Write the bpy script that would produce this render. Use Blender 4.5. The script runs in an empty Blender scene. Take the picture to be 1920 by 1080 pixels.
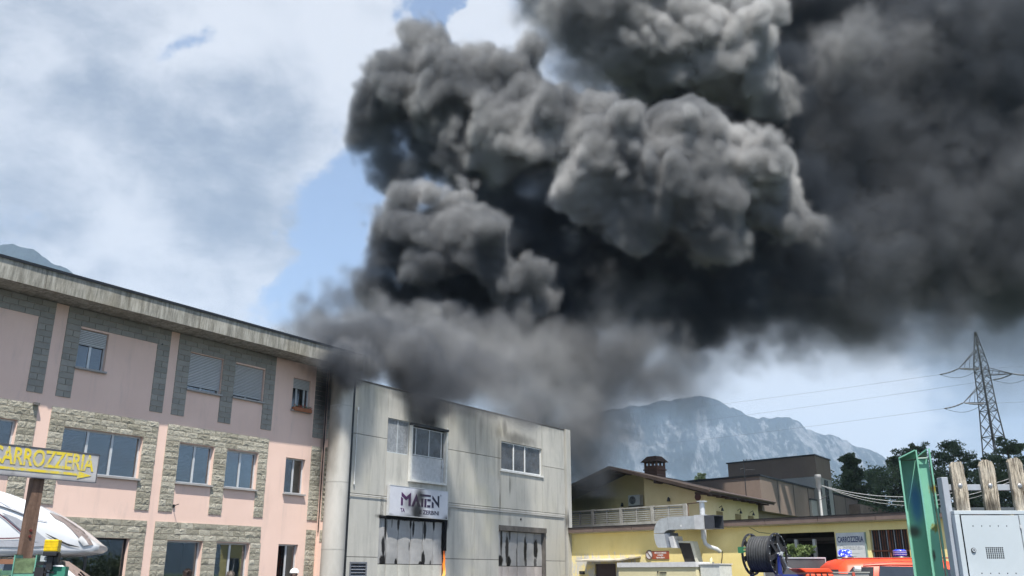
import bpy, bmesh, math, random
import numpy as np
from mathutils import Vector, Matrix, noise as mnoise

sc = bpy.context.scene
COL = sc.collection
PI = math.pi
R = math.radians
random.seed(4)

# ------------------------------------------------------------------ camera
FPX = 1650.0                      # focal length in pixels of the 1920 wide photograph
PITCH = math.atan(535 / FPX)
cam = bpy.data.cameras.new('camera')
camo = bpy.data.objects.new('camera', cam)
COL.objects.link(camo)
camo.location = (0, 0, 1.6)
camo.rotation_euler = (PI / 2 + PITCH, 0, 0)
cam.lens = 36 * FPX / 1920
cam.clip_end = 30000
cam.clip_start = 0.05
sc.camera = camo
sc.view_settings.view_transform = 'Standard'
sc.view_settings.look = 'None'
sc.view_settings.exposure = 0.85
sc.view_settings.gamma = 1
sc.render.engine = 'CYCLES'
sc.cycles.volume_bounces = 1
sc.cycles.volume_step_rate = 1.5
sc.cycles.max_bounces = 8
sc.cycles.diffuse_bounces = 3
sc.cycles.glossy_bounces = 3
sc.cycles.transparent_max_bounces = 16
sc.cycles.use_denoising = True

# ------------------------------------------------------------------ sun and sky
SUN_EL = R(64)
SUN_DIR = Vector((0.12, -0.993, 0)).normalized()       # horizontal direction towards the sun (behind the camera)
SKY_STRENGTH = 0.105
sl = bpy.data.lights.new('sun', 'SUN')
sl.energy = 5.0
sl.angle = R(0.6)
sl.color = (1.0, 0.955, 0.88)
so = bpy.data.objects.new('sun', sl)
COL.objects.link(so)
to_sun = Vector((SUN_DIR.x * math.cos(SUN_EL), SUN_DIR.y * math.cos(SUN_EL), math.sin(SUN_EL)))
so.rotation_euler = to_sun.to_track_quat('Z', 'Y').to_euler()
so.location = (0, -20, 60)

def view_dir(u, v):
    """unit direction in which the photograph shows the point u, v"""
    a = (u - 960) / FPX; b = (540 - v) / FPX
    x, y, z = a, math.cos(PITCH) - b * math.sin(PITCH), math.sin(PITCH) + b * math.cos(PITCH)
    l = math.sqrt(x * x + y * y + z * z)
    return (x / l, y / l, z / l)

CLOUD_COVER = [(100, 150, 100, 900, .30), (450, 300, 50, 420, .16), (330, 470, 40, 320, .10), (620, 60, 20, 240, .22),
               (615, 410, 10, 260, -.46), (480, 575, 5, 150, -.32), (860, 40, 5, 150, -.45), (328, 76, 0, 85, -.36),
               (640, 436, 0, 50, .45), (280, 545, 0, 110, .30), (455, 520, 0, 130, .25), (960, 40, 10, 120, .55), (380, 455, 0, 230, .22), (470, 545, 0, 110, .34), (240, 540, 0, 130, .2), (590, 570, 0, 80, .25),
               (1600, 740, 200, 800, .42), (700, 300, 10, 160, -.25)]
CLOUD_GREY = [(200, 250, 60, 520, .36), (420, 400, 30, 280, .12), (300, 560, 30, 300, -.38), (30, 110, 5, 140, -.3),
              (330, 60, 5, 220, -.22), (640, 60, 10, 260, -.08), (1480, 720, 0, 560, -.7), (1620, 800, 0, 360, -.25), (1900, 720, 0, 520, .6), (900, 40, 0, 160, -.3)]
CLOUD_LIGHT = (.435, .45, .485)
CLOUD_DARK = (.165, .195, .25)

def build_world():
    w = bpy.data.worlds.new('World'); sc.world = w; w.use_nodes = True
    t = w.node_tree; t.nodes.clear(); N = t.nodes.new; L = t.links.new
    out = N('ShaderNodeOutputWorld'); bg = N('ShaderNodeBackground'); L(bg.outputs[0], out.inputs[0])
    sk = N('ShaderNodeTexSky'); sk.sky_type = 'NISHITA'; sk.sun_disc = False
    sk.sun_elevation = SUN_EL
    sk.sun_rotation = math.atan2(SUN_DIR.x, SUN_DIR.y)
    sk.air_density = 1.0; sk.dust_density = 0.6; sk.ozone_density = 3.0
    tc = N('ShaderNodeTexCoord')
    def M(op, a, b=None, c=None, clamp=False):
        m = N('ShaderNodeMath'); m.operation = op; m.use_clamp = clamp
        for i, x in enumerate((a, b, c)):
            if x is None: continue
            if isinstance(x, (int, float)): m.inputs[i].default_value = x
            else: L(x, m.inputs[i])
        return m.outputs[0]
    def smooth(x, a, b, o0=0., o1=1.):
        r = N('ShaderNodeMapRange'); r.interpolation_type = 'SMOOTHSTEP'
        L(x, r.inputs[0])
        for i, vv in enumerate((a, b, o0, o1)): r.inputs[i + 1].default_value = vv
        return r.outputs[0]
    sep = N('ShaderNodeSeparateXYZ'); L(tc.outputs['Generated'], sep.inputs[0])
    zz = M('ADD', M('MAXIMUM', sep.outputs[2], 0.0), .35)
    cb = N('ShaderNodeCombineXYZ')
    L(M('DIVIDE', sep.outputs[0], zz), cb.inputs[0]); L(M('DIVIDE', sep.outputs[1], zz), cb.inputs[1])
    L(M('MULTIPLY', sep.outputs[2], .9), cb.inputs[2])
    def noise(vec, scale, detail, rough, off, dist=0.):
        mp = N('ShaderNodeMapping'); mp.inputs['Location'].default_value = off; L(vec, mp.inputs[0])
        n = N('ShaderNodeTexNoise'); n.inputs['Scale'].default_value = scale; n.inputs['Detail'].default_value = detail
        n.inputs['Roughness'].default_value = rough; n.inputs['Distortion'].default_value = dist
        L(mp.outputs[0], n.inputs['Vector']); return n.outputs[0]
    # the cloud fields drift with a warp so that no edge is round
    wn = N('ShaderNodeTexNoise'); wn.inputs['Scale'].default_value = 5.5; wn.inputs['Detail'].default_value = 7; wn.inputs['Roughness'].default_value = .6
    L(tc.outputs['Generated'], wn.inputs['Vector'])
    ws = N('ShaderNodeVectorMath'); ws.operation = 'SUBTRACT'; L(wn.outputs['Color'], ws.inputs[0]); ws.inputs[1].default_value = (.5, .5, .5)
    wm = N('ShaderNodeVectorMath'); wm.operation = 'SCALE'; wm.inputs['Scale'].default_value = .30; L(ws.outputs[0], wm.inputs[0])
    wa = N('ShaderNodeVectorMath'); wa.operation = 'ADD'; L(tc.outputs['Generated'], wa.inputs[0]); L(wm.outputs[0], wa.inputs[1])
    warped = wa.outputs[0]
    big = noise(cb.outputs[0], 2.4, 10, .58, (3.1, 1.7, .4), .25)
    fine = noise(cb.outputs[0], 7, 9, .62, (7.1, 2.7, 1.4), .2)
    def blob(u, v, r_in, r_out, amp):
        d = N('ShaderNodeVectorMath'); d.operation = 'DISTANCE'; L(warped, d.inputs[0]); d.inputs[1].default_value = view_dir(u, v)
        return smooth(d.outputs['Value'], r_out / FPX, r_in / FPX, 0., amp)
    cov = M('ADD', big, M('MULTIPLY', M('SUBTRACT', fine, .5), .6))
    for b in CLOUD_COVER: cov = M('ADD', cov, blob(*b))
    mask = smooth(cov, .44, .70)
    thick = M('ADD', noise(cb.outputs[0], 2.0, 8, .56, (1.3, 8.2, 2.2), .4),
              M('MULTIPLY', M('SUBTRACT', noise(cb.outputs[0], 6.5, 10, .64, (4.3, 3.2, .2), .15), .5), 1.15))
    for b in CLOUD_GREY: thick = M('ADD', thick, blob(*b))
    gr = smooth(thick, .25, .95)
    mix = N('ShaderNodeMix'); mix.data_type = 'RGBA'; L(gr, mix.inputs[0])
    mix.inputs[6].default_value = (*CLOUD_LIGHT, 1); mix.inputs[7].default_value = (*CLOUD_DARK, 1)
    scl = N('ShaderNodeVectorMath'); scl.operation = 'SCALE'; scl.inputs['Scale'].default_value = SKY_STRENGTH
    L(sk.outputs[0], scl.inputs[0])
    m1 = N('ShaderNodeMix'); m1.data_type = 'RGBA'; m1.inputs[0].default_value = .14       # thin high veil
    L(scl.outputs[0], m1.inputs[6]); m1.inputs[7].default_value = (*CLOUD_LIGHT, 1)
    m2 = N('ShaderNodeMix'); m2.data_type = 'RGBA'; L(M('MULTIPLY', mask, .96), m2.inputs[0])
    L(m1.outputs[2], m2.inputs[6]); L(mix.outputs[2], m2.inputs[7])
    L(m2.outputs[2], bg.inputs[0]); bg.inputs[1].default_value = 1
    w.cycles.sampling_method = 'MANUAL'; w.cycles.sample_map_resolution = 512
build_world()

# ------------------------------------------------------------------ helpers
def tag(o, label=None, cat=None, group=None, kind=None):
    if label: o['label'] = label
    if cat: o['category'] = cat
    if group: o['group'] = group
    if kind: o['kind'] = kind
    return o

def empty(name, loc=(0, 0, 0), rz=0.0, label=None, cat=None, group=None, kind=None):
    o = bpy.data.objects.new(name, None); COL.objects.link(o)
    o.location = loc; o.rotation_euler = (0, 0, rz); o.empty_display_size = .3
    return tag(o, label, cat, group, kind)

def link_mesh(name, me, parent=None, loc=None, rot=None, scale=None):
    o = bpy.data.objects.new(name, me); COL.objects.link(o)
    if parent is not None: o.parent = parent
    if loc is not None: o.location = loc
    if rot is not None: o.rotation_euler = rot
    if scale is not None: o.scale = scale
    return o

class MB:
    """collects shapes into one mesh"""
    def __init__(s): s.v = []; s.f = []; s.m = []; s.sm = []
    def face(s, pts, m=0, smooth=False):
        i = len(s.v); s.v += [tuple(p) for p in pts]; s.f.append(tuple(range(i, i + len(pts)))); s.m.append(m); s.sm.append(smooth)
    def box(s, x0, x1, y0, y1, z0, z1, m=0):
        i = len(s.v)
        s.v += [(x0, y0, z0), (x1, y0, z0), (x1, y1, z0), (x0, y1, z0), (x0, y0, z1), (x1, y0, z1), (x1, y1, z1), (x0, y1, z1)]
        for f in ((3, 2, 1, 0), (4, 5, 6, 7), (0, 1, 5, 4), (1, 2, 6, 5), (2, 3, 7, 6), (3, 0, 4, 7)):
            s.f.append(tuple(i + k for k in f)); s.m.append(m); s.sm.append(False)
    def hexa(s, bottom, top, m=0):
        i = len(s.v); s.v += [tuple(p) for p in bottom] + [tuple(p) for p in top]
        for f in ((3, 2, 1, 0), (4, 5, 6, 7), (0, 1, 5, 4), (1, 2, 6, 5), (2, 3, 7, 6), (3, 0, 4, 7)):
            s.f.append(tuple(i + k for k in f)); s.m.append(m); s.sm.append(False)
    def prism(s, poly, a, b, axis='y', m=0):
        """polygon of (p, q) extruded along an axis from a to b"""
        def P(p, q, t):
            return {'y': (p, t, q), 'x': (t, p, q), 'z': (p, q, t)}[axis]
        n = len(poly); i = len(s.v)
        s.v += [P(p, q, a) for p, q in poly] + [P(p, q, b) for p, q in poly]
        s.f.append(tuple(i + k for k in range(n))); s.f.append(tuple(i + n + k for k in reversed(range(n))))
        s.m += [m, m]; s.sm += [False, False]
        for k in range(n):
            k2 = (k + 1) % n
            s.f.append((i + k, i + n + k, i + n + k2, i + k2)); s.m.append(m); s.sm.append(False)
    def tube(s, pts, r, n=8, m=0, cap=True, smooth=True):
        pts = [Vector(p) for p in pts]
        rs = r if isinstance(r, (list, tuple)) else [r] * len(pts)
        base = len(s.v); prev = None
        for k, p in enumerate(pts):
            d = (pts[min(k + 1, len(pts) - 1)] - pts[max(k - 1, 0)])
            d = d.normalized() if d.length > 1e-9 else Vector((0, 0, 1))
            if prev is None:
                a = Vector((0, 0, 1)) if abs(d.z) < .9 else Vector((1, 0, 0))
                u = d.cross(a).normalized()
            else:
                u = (prev - d * prev.dot(d))
                u = u.normalized() if u.length > 1e-6 else d.cross(Vector((0, 0, 1))).normalized()
            prev = u; w = d.cross(u)
            for j in range(n):
                t = 2 * PI * j / n
                q = p + (u * math.cos(t) + w * math.sin(t)) * rs[k]; s.v.append((q.x, q.y, q.z))
        for k in range(len(pts) - 1):
            for j in range(n):
                j2 = (j + 1) % n
                s.f.append((base + k * n + j, base + k * n + j2, base + (k + 1) * n + j2, base + (k + 1) * n + j)); s.m.append(m); s.sm.append(smooth)
        if cap:
            e = base + (len(pts) - 1) * n            # caps have corners of their own, so the side keeps its shading
            for q, rev in ((base, True), (e, False)):
                i = len(s.v); s.v += s.v[q:q + n]
                s.f.append(tuple(i + j for j in (reversed(range(n)) if rev else range(n)))); s.m.append(m); s.sm.append(False)
    def disc_ring(s, c, r0, r1, y0, y1, n=28, m=0):
        """ring in the xz plane round c with depth y0..y1"""
        i = len(s.v)
        for k in range(n):
            t = 2 * PI * k / n; ca, sa = math.cos(t), math.sin(t)
            for rr, yy in ((r0, y0), (r1, y0), (r1, y1), (r0, y1)):
                s.v.append((c[0] + rr * ca, c[1] + yy, c[2] + rr * sa))
        for k in range(n):
            k2 = (k + 1) % n
            for a in range(4):
                b = (a + 1) % 4
                s.f.append((i + k * 4 + a, i + k * 4 + b, i + k2 * 4 + b, i + k2 * 4 + a)); s.m.append(m); s.sm.append(False)
    def mesh(s, name, mats):
        me = bpy.data.meshes.new(name); me.from_pydata(s.v, [], s.f)
        for mm in (mats if isinstance(mats, (list, tuple)) else [mats]): me.materials.append(mm)
        me.polygons.foreach_set('material_index', s.m); me.polygons.foreach_set('use_smooth', s.sm)
        me.validate(); me.update()
        bm = bmesh.new(); bm.from_mesh(me); bmesh.ops.recalc_face_normals(bm, faces=bm.faces[:]); bm.to_mesh(me); bm.free()
        return me
    def build(s, name, mats, parent=None, loc=None, rot=None, bevel=0, subsurf=0):
        o = link_mesh(name, s.mesh(name, mats), parent, loc, rot)
        if subsurf:
            md = o.modifiers.new('soft', 'SUBSURF'); md.levels = md.render_levels = subsurf
        if bevel:
            md = o.modifiers.new('edge', 'BEVEL'); md.width = bevel; md.segments = 2; md.limit_method = 'ANGLE'
        return o

def quick_box(name, dims, mat, parent=None, bevel=0):
    b = MB(); b.box(*dims); return b.build(name, mat, parent, bevel=bevel)

# ------------------------------------------------------------------ materials
class NT:
    def __init__(s, name):
        s.mat = bpy.data.materials.new(name); s.mat.use_nodes = True; s.t = s.mat.node_tree
        s.p = s.t.nodes['Principled BSDF']; s.out = s.t.nodes['Material Output']
    def n(s, ty, **kw):
        x = s.t.nodes.new(ty)
        for k, v in kw.items(): setattr(x, k, v)
        return x
    def l(s, a, b): s.t.links.new(a, b)
    def math(s, op, a, b=None, clamp=False):
        m = s.n('ShaderNodeMath', operation=op, use_clamp=clamp)
        for i, x in enumerate((a, b)):
            if x is None: continue
            if isinstance(x, (int, float)): m.inputs[i].default_value = x
            else: s.l(x, m.inputs[i])
        return m.outputs[0]
    def noise(s, vec, scale, detail=5, rough=.55, dist=0., stretch=None, off=(0, 0, 0)):
        if stretch or off != (0, 0, 0):
            mp = s.n('ShaderNodeMapping'); mp.inputs['Scale'].default_value = stretch or (1, 1, 1); mp.inputs['Location'].default_value = off
            s.l(vec, mp.inputs[0]); vec = mp.outputs[0]
        x = s.n('ShaderNodeTexNoise'); x.inputs['Scale'].default_value = scale; x.inputs['Detail'].default_value = detail
        x.inputs['Roughness'].default_value = rough; x.inputs['Distortion'].default_value = dist
        s.l(vec, x.inputs['Vector']); return x.outputs[0]
    def smooth(s, x, a, b, o0=0., o1=1.):
        r = s.n('ShaderNodeMapRange', interpolation_type='SMOOTHSTEP'); s.l(x, r.inputs[0])
        for i, vv in enumerate((a, b, o0, o1)): r.inputs[i + 1].default_value = vv
        return r.outputs[0]
    def mix(s, fac, a, b):
        m = s.n('ShaderNodeMix', data_type='RGBA')
        if isinstance(fac, (int, float)): m.inputs[0].default_value = fac
        else: s.l(fac, m.inputs[0])
        for i, c in ((6, a), (7, b)):
            if isinstance(c, tuple): m.inputs[i].default_value = (*c[:3], 1)
            else: s.l(c, m.inputs[i])
        return m.outputs[2]
    def pos(s, obj=None):
        if obj is None: return s.n('ShaderNodeNewGeometry').outputs['Position']
        tc = s.n('ShaderNodeTexCoord', object=obj); return tc.outputs['Object']
    def soot(s, col, vec, blobs, tint=(.012, .011, .011), nscale=1.2, namp=.55, off=(0, 0, 0), hard=.15):
        """stains with a shape of their own: (x, z, rx, rz, strength) in the thing's own metres"""
        sp = s.n('ShaderNodeSeparateXYZ'); s.l(vec, sp.inputs[0])
        nz = s.math('MULTIPLY', s.math('SUBTRACT', s.noise(vec, nscale, 7, .62, .3, (1, 1, .55), off), .5), namp * 2)
        acc = None
        for (x, z, rx, rz, a) in blobs:
            dx = s.math('DIVIDE', s.math('SUBTRACT', sp.outputs[0], x), rx)
            dz = s.math('DIVIDE', s.math('SUBTRACT', sp.outputs[2], z), rz)
            d = s.math('ADD', s.math('SQRT', s.math('ADD', s.math('MULTIPLY', dx, dx), s.math('MULTIPLY', dz, dz))), nz)
            m = s.smooth(d, 1.0, hard, 0., a)
            acc = m if acc is None else s.math('MAXIMUM', acc, m)
        return s.mix(acc, col, tint)
    def bump(s, h, strength, dist=.01):
        b = s.n('ShaderNodeBump'); b.inputs['Strength'].default_value = strength; b.inputs['Distance'].default_value = dist
        s.l(h, b.inputs['Height']); s.l(b.outputs[0], s.p.inputs['Normal'])
    def set(s, col, rough=.8, metal=0., spec=.3):
        if isinstance(col, tuple): s.p.inputs['Base Color'].default_value = (*col[:3], 1)
        else: s.l(col, s.p.inputs['Base Color'])
        if isinstance(rough, (int, float)): s.p.inputs['Roughness'].default_value = rough
        else: s.l(rough, s.p.inputs['Roughness'])
        s.p.inputs['Metallic'].default_value = metal
        s.p.inputs['Specular IOR Level'].default_value = spec
        return s.mat

def scaled(c, k): return tuple(min(1, x * k) for x in c)

def rough_mat(name, col, var=.18, scale=1.5, fine=14, rough=.85, bump=.25, bscale=40, spec=.25, metal=0., stretch=None, dirt=.0, obj=None, per_object=0.):
    t = NT(name); v = t.pos(obj)
    c = t.mix(t.smooth(t.noise(v, scale, 6, .6, .3, stretch), .3, .7), scaled(col, 1 - var), scaled(col, 1 + var))
    c = t.mix(t.math('MULTIPLY', t.smooth(t.noise(v, fine, 5, .65), .35, .75), .45), c, scaled(col, 1 - var * 1.3))
    if per_object:
        oi = t.n('ShaderNodeObjectInfo')
        c = t.mix(t.math('MULTIPLY', oi.outputs['Random'], per_object), c, scaled(col, .55))
    if dirt:
        c = t.mix(t.math('MULTIPLY', t.smooth(t.noise(v, 3.0, 8, .7, .4, (1, 1, .12)), .52, .8), dirt), c, scaled(col, .35))
    if bump: t.bump(t.noise(v, bscale, 6, .65), bump)
    return t.set(c, rough, metal, spec)

def plain(name, col, rough=.5, metal=0., spec=.5, var=.08):
    t = NT(name); v = t.pos()
    c = t.mix(t.smooth(t.noise(v, 6, 5, .6), .3, .7), scaled(col, 1 - var), scaled(col, 1 + var))
    r = t.smooth(t.noise(v, 9, 5, .6), .3, .75, max(.02, rough - .08), rough + .1)
    return t.set(c, r, metal, spec)

def glass_mat(name, tint=(.55, .6, .62), refl=1.55, rough=.015):
    t = NT(name); t.t.nodes.remove(t.p)
    tr = t.n('ShaderNodeBsdfTransparent'); tr.inputs[0].default_value = (*tint, 1)
    gl = t.n('ShaderNodeBsdfGlossy'); gl.inputs['Roughness'].default_value = rough; gl.inputs[0].default_value = (.92, .95, 1, 1)
    fr = t.n('ShaderNodeFresnel'); fr.inputs[0].default_value = refl
    v = t.pos(); b = t.n('ShaderNodeBump'); b.inputs['Strength'].default_value = .04; b.inputs['Distance'].default_value = .02
    t.l(t.noise(v, 1.3, 2, .5), b.inputs['Height']); t.l(b.outputs[0], gl.inputs['Normal'])
    mx = t.n('ShaderNodeMixShader'); t.l(t.math('ADD', t.math('MULTIPLY', fr.outputs[0], 1.3), .06, True), mx.inputs[0])
    t.l(tr.outputs[0], mx.inputs[1]); t.l(gl.outputs[0], mx.inputs[2]); t.l(mx.outputs[0], t.out.inputs['Surface'])
    return t.mat

M = {}
M['glass'] = glass_mat('window_glass')
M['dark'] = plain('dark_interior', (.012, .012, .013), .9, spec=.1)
M['alu'] = plain('pale_aluminium_frame', (.55, .56, .57), .4, .2)
M['white'] = plain('white_paint', (.74, .75, .74), .45)
M['black'] = plain('black_plastic', (.018, .018, .02), .45)
M['black_metal'] = plain('black_metal', (.025, .026, .028), .4, .5)
M['galv'] = rough_mat('galvanised_metal', (.50, .53, .55), .12, 4, 30, .45, .05, 60, .5, .35)
M['sill'] = rough_mat('grey_sill', (.34, .33, .32), .1, 4, 30)
M['terracotta'] = rough_mat('terracotta', (.36, .14, .07), .2, 6, 30)
M['leaf'] = None

def leaf_mat(name, a, b, trans=.35):
    t = NT(name); v = t.pos()
    n = t.noise(v, .9, 4, .6); oi = t.noise(v, 6., 3, .6)
    c = t.mix(t.smooth(t.math('ADD', t.math('MULTIPLY', n, .6), t.math('MULTIPLY', oi, .4)), .35, .65), a, b)
    t.set(c, .55, 0, .35)
    td = t.n('ShaderNodeBsdfTranslucent'); t.l(c, td.inputs[0])
    mx = t.n('ShaderNodeMixShader'); mx.inputs[0].default_value = trans
    t.l(t.p.outputs[0], mx.inputs[1]); t.l(td.outputs[0], mx.inputs[2]); t.l(mx.outputs[0], t.out.inputs['Surface'])
    return t.mat
M['leaf'] = leaf_mat('leaf_dark_green', (.075, .11, .06), (.17, .22, .11))
M['leaf_pale'] = leaf_mat('leaf_pale_green', (.10, .16, .05), (.22, .28, .11))
M['bark'] = rough_mat('bark', (.10, .075, .055), .3, 8, 40)

# ------------------------------------------------------------------ ground, hills, haze
def build_ground():
    t = NT('asphalt'); v = t.pos()
    c = t.mix(t.smooth(t.noise(v, .35, 6, .6), .35, .7), (.045, .045, .046), (.075, .073, .07))
    c = t.mix(t.math('MULTIPLY', t.smooth(t.noise(v, 60, 3, .6), .5, .7), .5), c, (.11, .108, .10))
    t.bump(t.noise(v, 90, 4, .6), .4, .01)
    m = t.set(c, .9, 0, .3)
    b = MB(); b.face([(-5000, -5000, -.004), (5000, -5000, -.004), (5000, 5000, -.004), (-5000, 5000, -.004)])
    g = rough_mat('meadow_green', (.07, .10, .035), .25, .02, .3, .95, .3, 3)
    tag(b.build('terrain', g), kind='structure')
    b = MB(); b.face([(-45, -30, 0), (60, -30, 0), (60, 52, 0), (-45, 52, 0)])
    tag(b.build('forecourt', m), kind='structure')
build_ground()

def mountain_mat(name, rock, forest, rock_bias, obj=None):
    t = NT(name); v = t.pos(); g = t.n('ShaderNodeNewGeometry')
    n = t.noise(v, .016, 10, .66, .5, (1, .35, .30))
    n2 = t.noise(v, .055, 8, .7, .3, (1, .5, .22), (40, 10, 3))
    k = t.math('ADD', t.math('MULTIPLY', n, .65), t.math('MULTIPLY', n2, .35))
    z = t.n('ShaderNodeSeparateXYZ'); t.l(v, z.inputs[0])
    hz = t.math('ADD', t.smooth(z.outputs[2], 150, 330, -.12, .0), t.smooth(z.outputs[2], 520, 680, .0, -.12))
    k = t.math('ADD', k, hz)
    m = t.smooth(k, rock_bias - .02, rock_bias + .07)
    c = t.mix(t.smooth(t.noise(v, .05, 8, .75), .3, .7), scaled(forest, .5), scaled(forest, 1.6))
    rc = t.mix(t.smooth(t.noise(v, .02, 8, .7, .3, (1, 1, .3)), .3, .7), scaled(rock, .5), scaled(rock, 1.35))
    c = t.mix(m, c, rc)
    t.bump(t.noise(v, .03, 10, .75, .5, (1, .5, .35)), 1.0, 40)
    return t.set(c, .95, 0, .1)

def range_mesh(name, ridge, Yr, depth, mat, seed, amp):
    """ridge: (x, z) list; a rugged face falls from it towards the camera and a back slope behind"""
    xs = np.linspace(ridge[0][0], ridge[-1][0], 260)
    rz = np.interp(xs, [p[0] for p in ridge], [p[1] for p in ridge])
    rz = rz + np.array([mnoise.fractal(Vector((x * .02, seed, 0)), .9, 2.1, 5) for x in xs]) * Yr * .0035
    rows = 70
    V = []
    for j in range(rows + 14):
        for i, x in enumerate(xs):
            if j <= rows:
                t = j / rows
                prof = t ** 1.35
                z = rz[i] * prof; y = Yr - depth * (1 - t)
            else:
                t = (j - rows) / 14; z = rz[i] * (1 - t * .9); y = Yr + depth * t
            a = amp * min(1, (1 - abs(2 * min(t, 1) - 1)) * 1.3 + .10)
            q = Vector((x * .004 + seed, y * .004, z * .0015))
            d = mnoise.fractal(q, .9, 2.1, 6) * a
            d2 = abs(mnoise.fractal(Vector((x * .012 + seed, z * .002, 3)), .8, 2.2, 5)) * a * .8
            V.append((x, y + d * 1.6 - d2 * 1.8, max(-2, z + d * .45 - d2 * .25 if t > 0 else -2)))
    n = len(xs); F = []
    for j in range(rows + 13):
        for i in range(n - 1):
            F.append((j * n + i, j * n + i + 1, (j + 1) * n + i + 1, (j + 1) * n + i))
    me = bpy.data.meshes.new(name); me.from_pydata(V, [], F); me.materials.append(mat)
    me.polygons.foreach_set('use_smooth', [True] * len(F)); me.update()
    return tag(link_mesh(name, me), kind='structure')

def px_at(u, v, Y):
    d = view_dir(u, v); k = Y / d[1]; return d[0] * k, 1.6 + d[2] * k

YR = 3600
ridge = [px_at(u, v, YR) for u, v in ((700, 900), (900, 830), (1040, 800), (1130, 772), (1200, 760), (1255, 752), (1290, 748), (1320, 742), (1346, 748), (1362, 760), (1392, 774), (1412, 784),
                                      (1436, 781), (1462, 782), (1490, 785), (1510, 802), (1530, 812), (1560, 818), (1585, 824), (1600, 836), (1622, 842), (1650, 852), (1690, 880), (1750, 930), (1850, 990), (2000, 1040))]
range_mesh('mountain', ridge, YR, 800, mountain_mat('cliff', (.20, .21, .23), (.016, .026, .036), .50), 3.3, 60)  # rock and forest tinted blue: part of the distance haze is in the colour
YL = 2300
ridge = [px_at(u, v, YL) for u, v in ((-900, 620), (-500, 520), (-250, 490), (-100, 470), (0, 459), (32, 457), (60, 468), (100, 493), (140, 515), (220, 560), (330, 640), (500, 800), (700, 1000))]
range_mesh('mountain.001', ridge, YL, 1100, mountain_mat('wooded_slope', (.20, .20, .20), (.018, .032, .034), .80), 9.1, 40)  # forest colour leans blue to carry some of the haze
# the rest of the valley: hills to the sides and behind the camera
def ring_hills():
    V = []; F = []; n = 220; rows = 12
    for j in range(rows + 1):
        for i in range(n + 1):
            a = R(35) + (R(290)) * i / n          # clockwise from the right round the back to the left
            h = 260 + 220 * mnoise.fractal(Vector((math.cos(a) * 1.6, math.sin(a) * 1.6, 4)), .9, 2, 5)
            h = max(60, h) * min(1, i / 14, (n - i) / 14)
            t = j / rows; r = 2600 + 1400 * t
            z = h * math.sin(t * PI * .5) * (1 if t < 1 else 1)
            V.append((math.sin(a) * r, math.cos(a) * r, z - 2 if j == 0 else z + mnoise.fractal(Vector((a * 14, t * 5, 1)), .9, 2, 4) * 25 * t))
    for j in range(rows):
        for i in range(n):
            k = j * (n + 1) + i; F.append((k, k + 1, k + n + 2, k + n + 1))
    me = bpy.data.meshes.new('hills'); me.from_pydata(V, [], F); me.materials.append(bpy.data.materials['wooded_slope'])
    me.polygons.foreach_set('use_smooth', [True] * len(F)); me.update()
    tag(link_mesh('hills', me), kind='structure')
ring_hills()
HAZE_DENSITY = 0.00015
b = MB(); b.box(-5600, 5600, -5300, 5400, -1.5, 900)
hz = bpy.data.materials.new('haze_air'); hz.use_nodes = True; hz.node_tree.nodes.clear()
_o = hz.node_tree.nodes.new('ShaderNodeOutputMaterial'); _p = hz.node_tree.nodes.new('ShaderNodeVolumePrincipled')
_p.inputs['Color'].default_value = (.60, .77, 1.0, 1); _p.inputs['Density'].default_value = HAZE_DENSITY; _p.inputs['Anisotropy'].default_value = .1
hz.node_tree.links.new(_p.outputs[0], _o.inputs['Volume'])
HAZE = b.build('haze', hz); tag(HAZE, kind='stuff')

# ------------------------------------------------------------------ the two facades share one direction
FD = Vector((0.568936, 0.822382, 0)); FN = Vector((0.822382, -0.568936, 0))
FANG = math.atan2(FD.y, FD.x)
P_MAT = Vector((-6.87988, 37.43833, 0)); P_PINK = P_MAT - FN * 0.9
# in a building's own axes: x runs along the facade away from the camera, y goes into the building, z is up

def window_unit(parent, x0, x1, z0, z1, y, bars=(), frame='alu', fw=.055, sill=True, pane_mat='glass', depth=.06, name='window', label=None, blind=None, sash=.04, inner=True):
    """frame with panes, sill and a blind behind; y is the plane of the glass"""
    fm = M[frame]
    b = MB()
    b.box(x0, x1, y - depth / 2, y + depth / 2, z1 - fw, z1); b.box(x0, x1, y - depth / 2, y + depth / 2, z0, z0 + fw)
    b.box(x0, x0 + fw, y - depth / 2, y + depth / 2, z0 + fw, z1 - fw); b.box(x1 - fw, x1, y - depth / 2, y + depth / 2, z0 + fw, z1 - fw)
    for bx in bars: b.box(bx - fw * .7, bx + fw * .7, y - depth / 2, y + depth / 2, z0 + fw, z1 - fw)
    w = b.build(name, fm, parent)
    if label: w['label'] = label
    edges = [x0 + fw] + [e for bx in bars for e in (bx - fw * .7, bx + fw * .7)] + [x1 - fw]
    for k in range(0, len(edges), 2):
        p = MB(); p.box(edges[k], edges[k + 1], y - .004, y + .004, z0 + fw, z1 - fw); p.build('pane', M[pane_mat], w)
    if blind:
        for k in range(0, len(edges), 2):
            p = MB(); zb = z0 + fw + (random.choice((0, 0, .08)) if blind != 'low' else 0)
            p.box(edges[k] + .02, edges[k + 1] - .02, y + .06, y + .066, zb, z1 - fw); p.build('blind', M['blind'], w)
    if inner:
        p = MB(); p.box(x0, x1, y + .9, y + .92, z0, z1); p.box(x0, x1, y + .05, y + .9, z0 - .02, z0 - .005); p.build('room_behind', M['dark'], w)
    if sill:
        p = MB(); p.box(x0 - .05, x1 + .05, y - depth / 2 - .24, y - depth / 2, z0 - .06, z0); p.build('sill', M['sill'], w)
    return w

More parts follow.
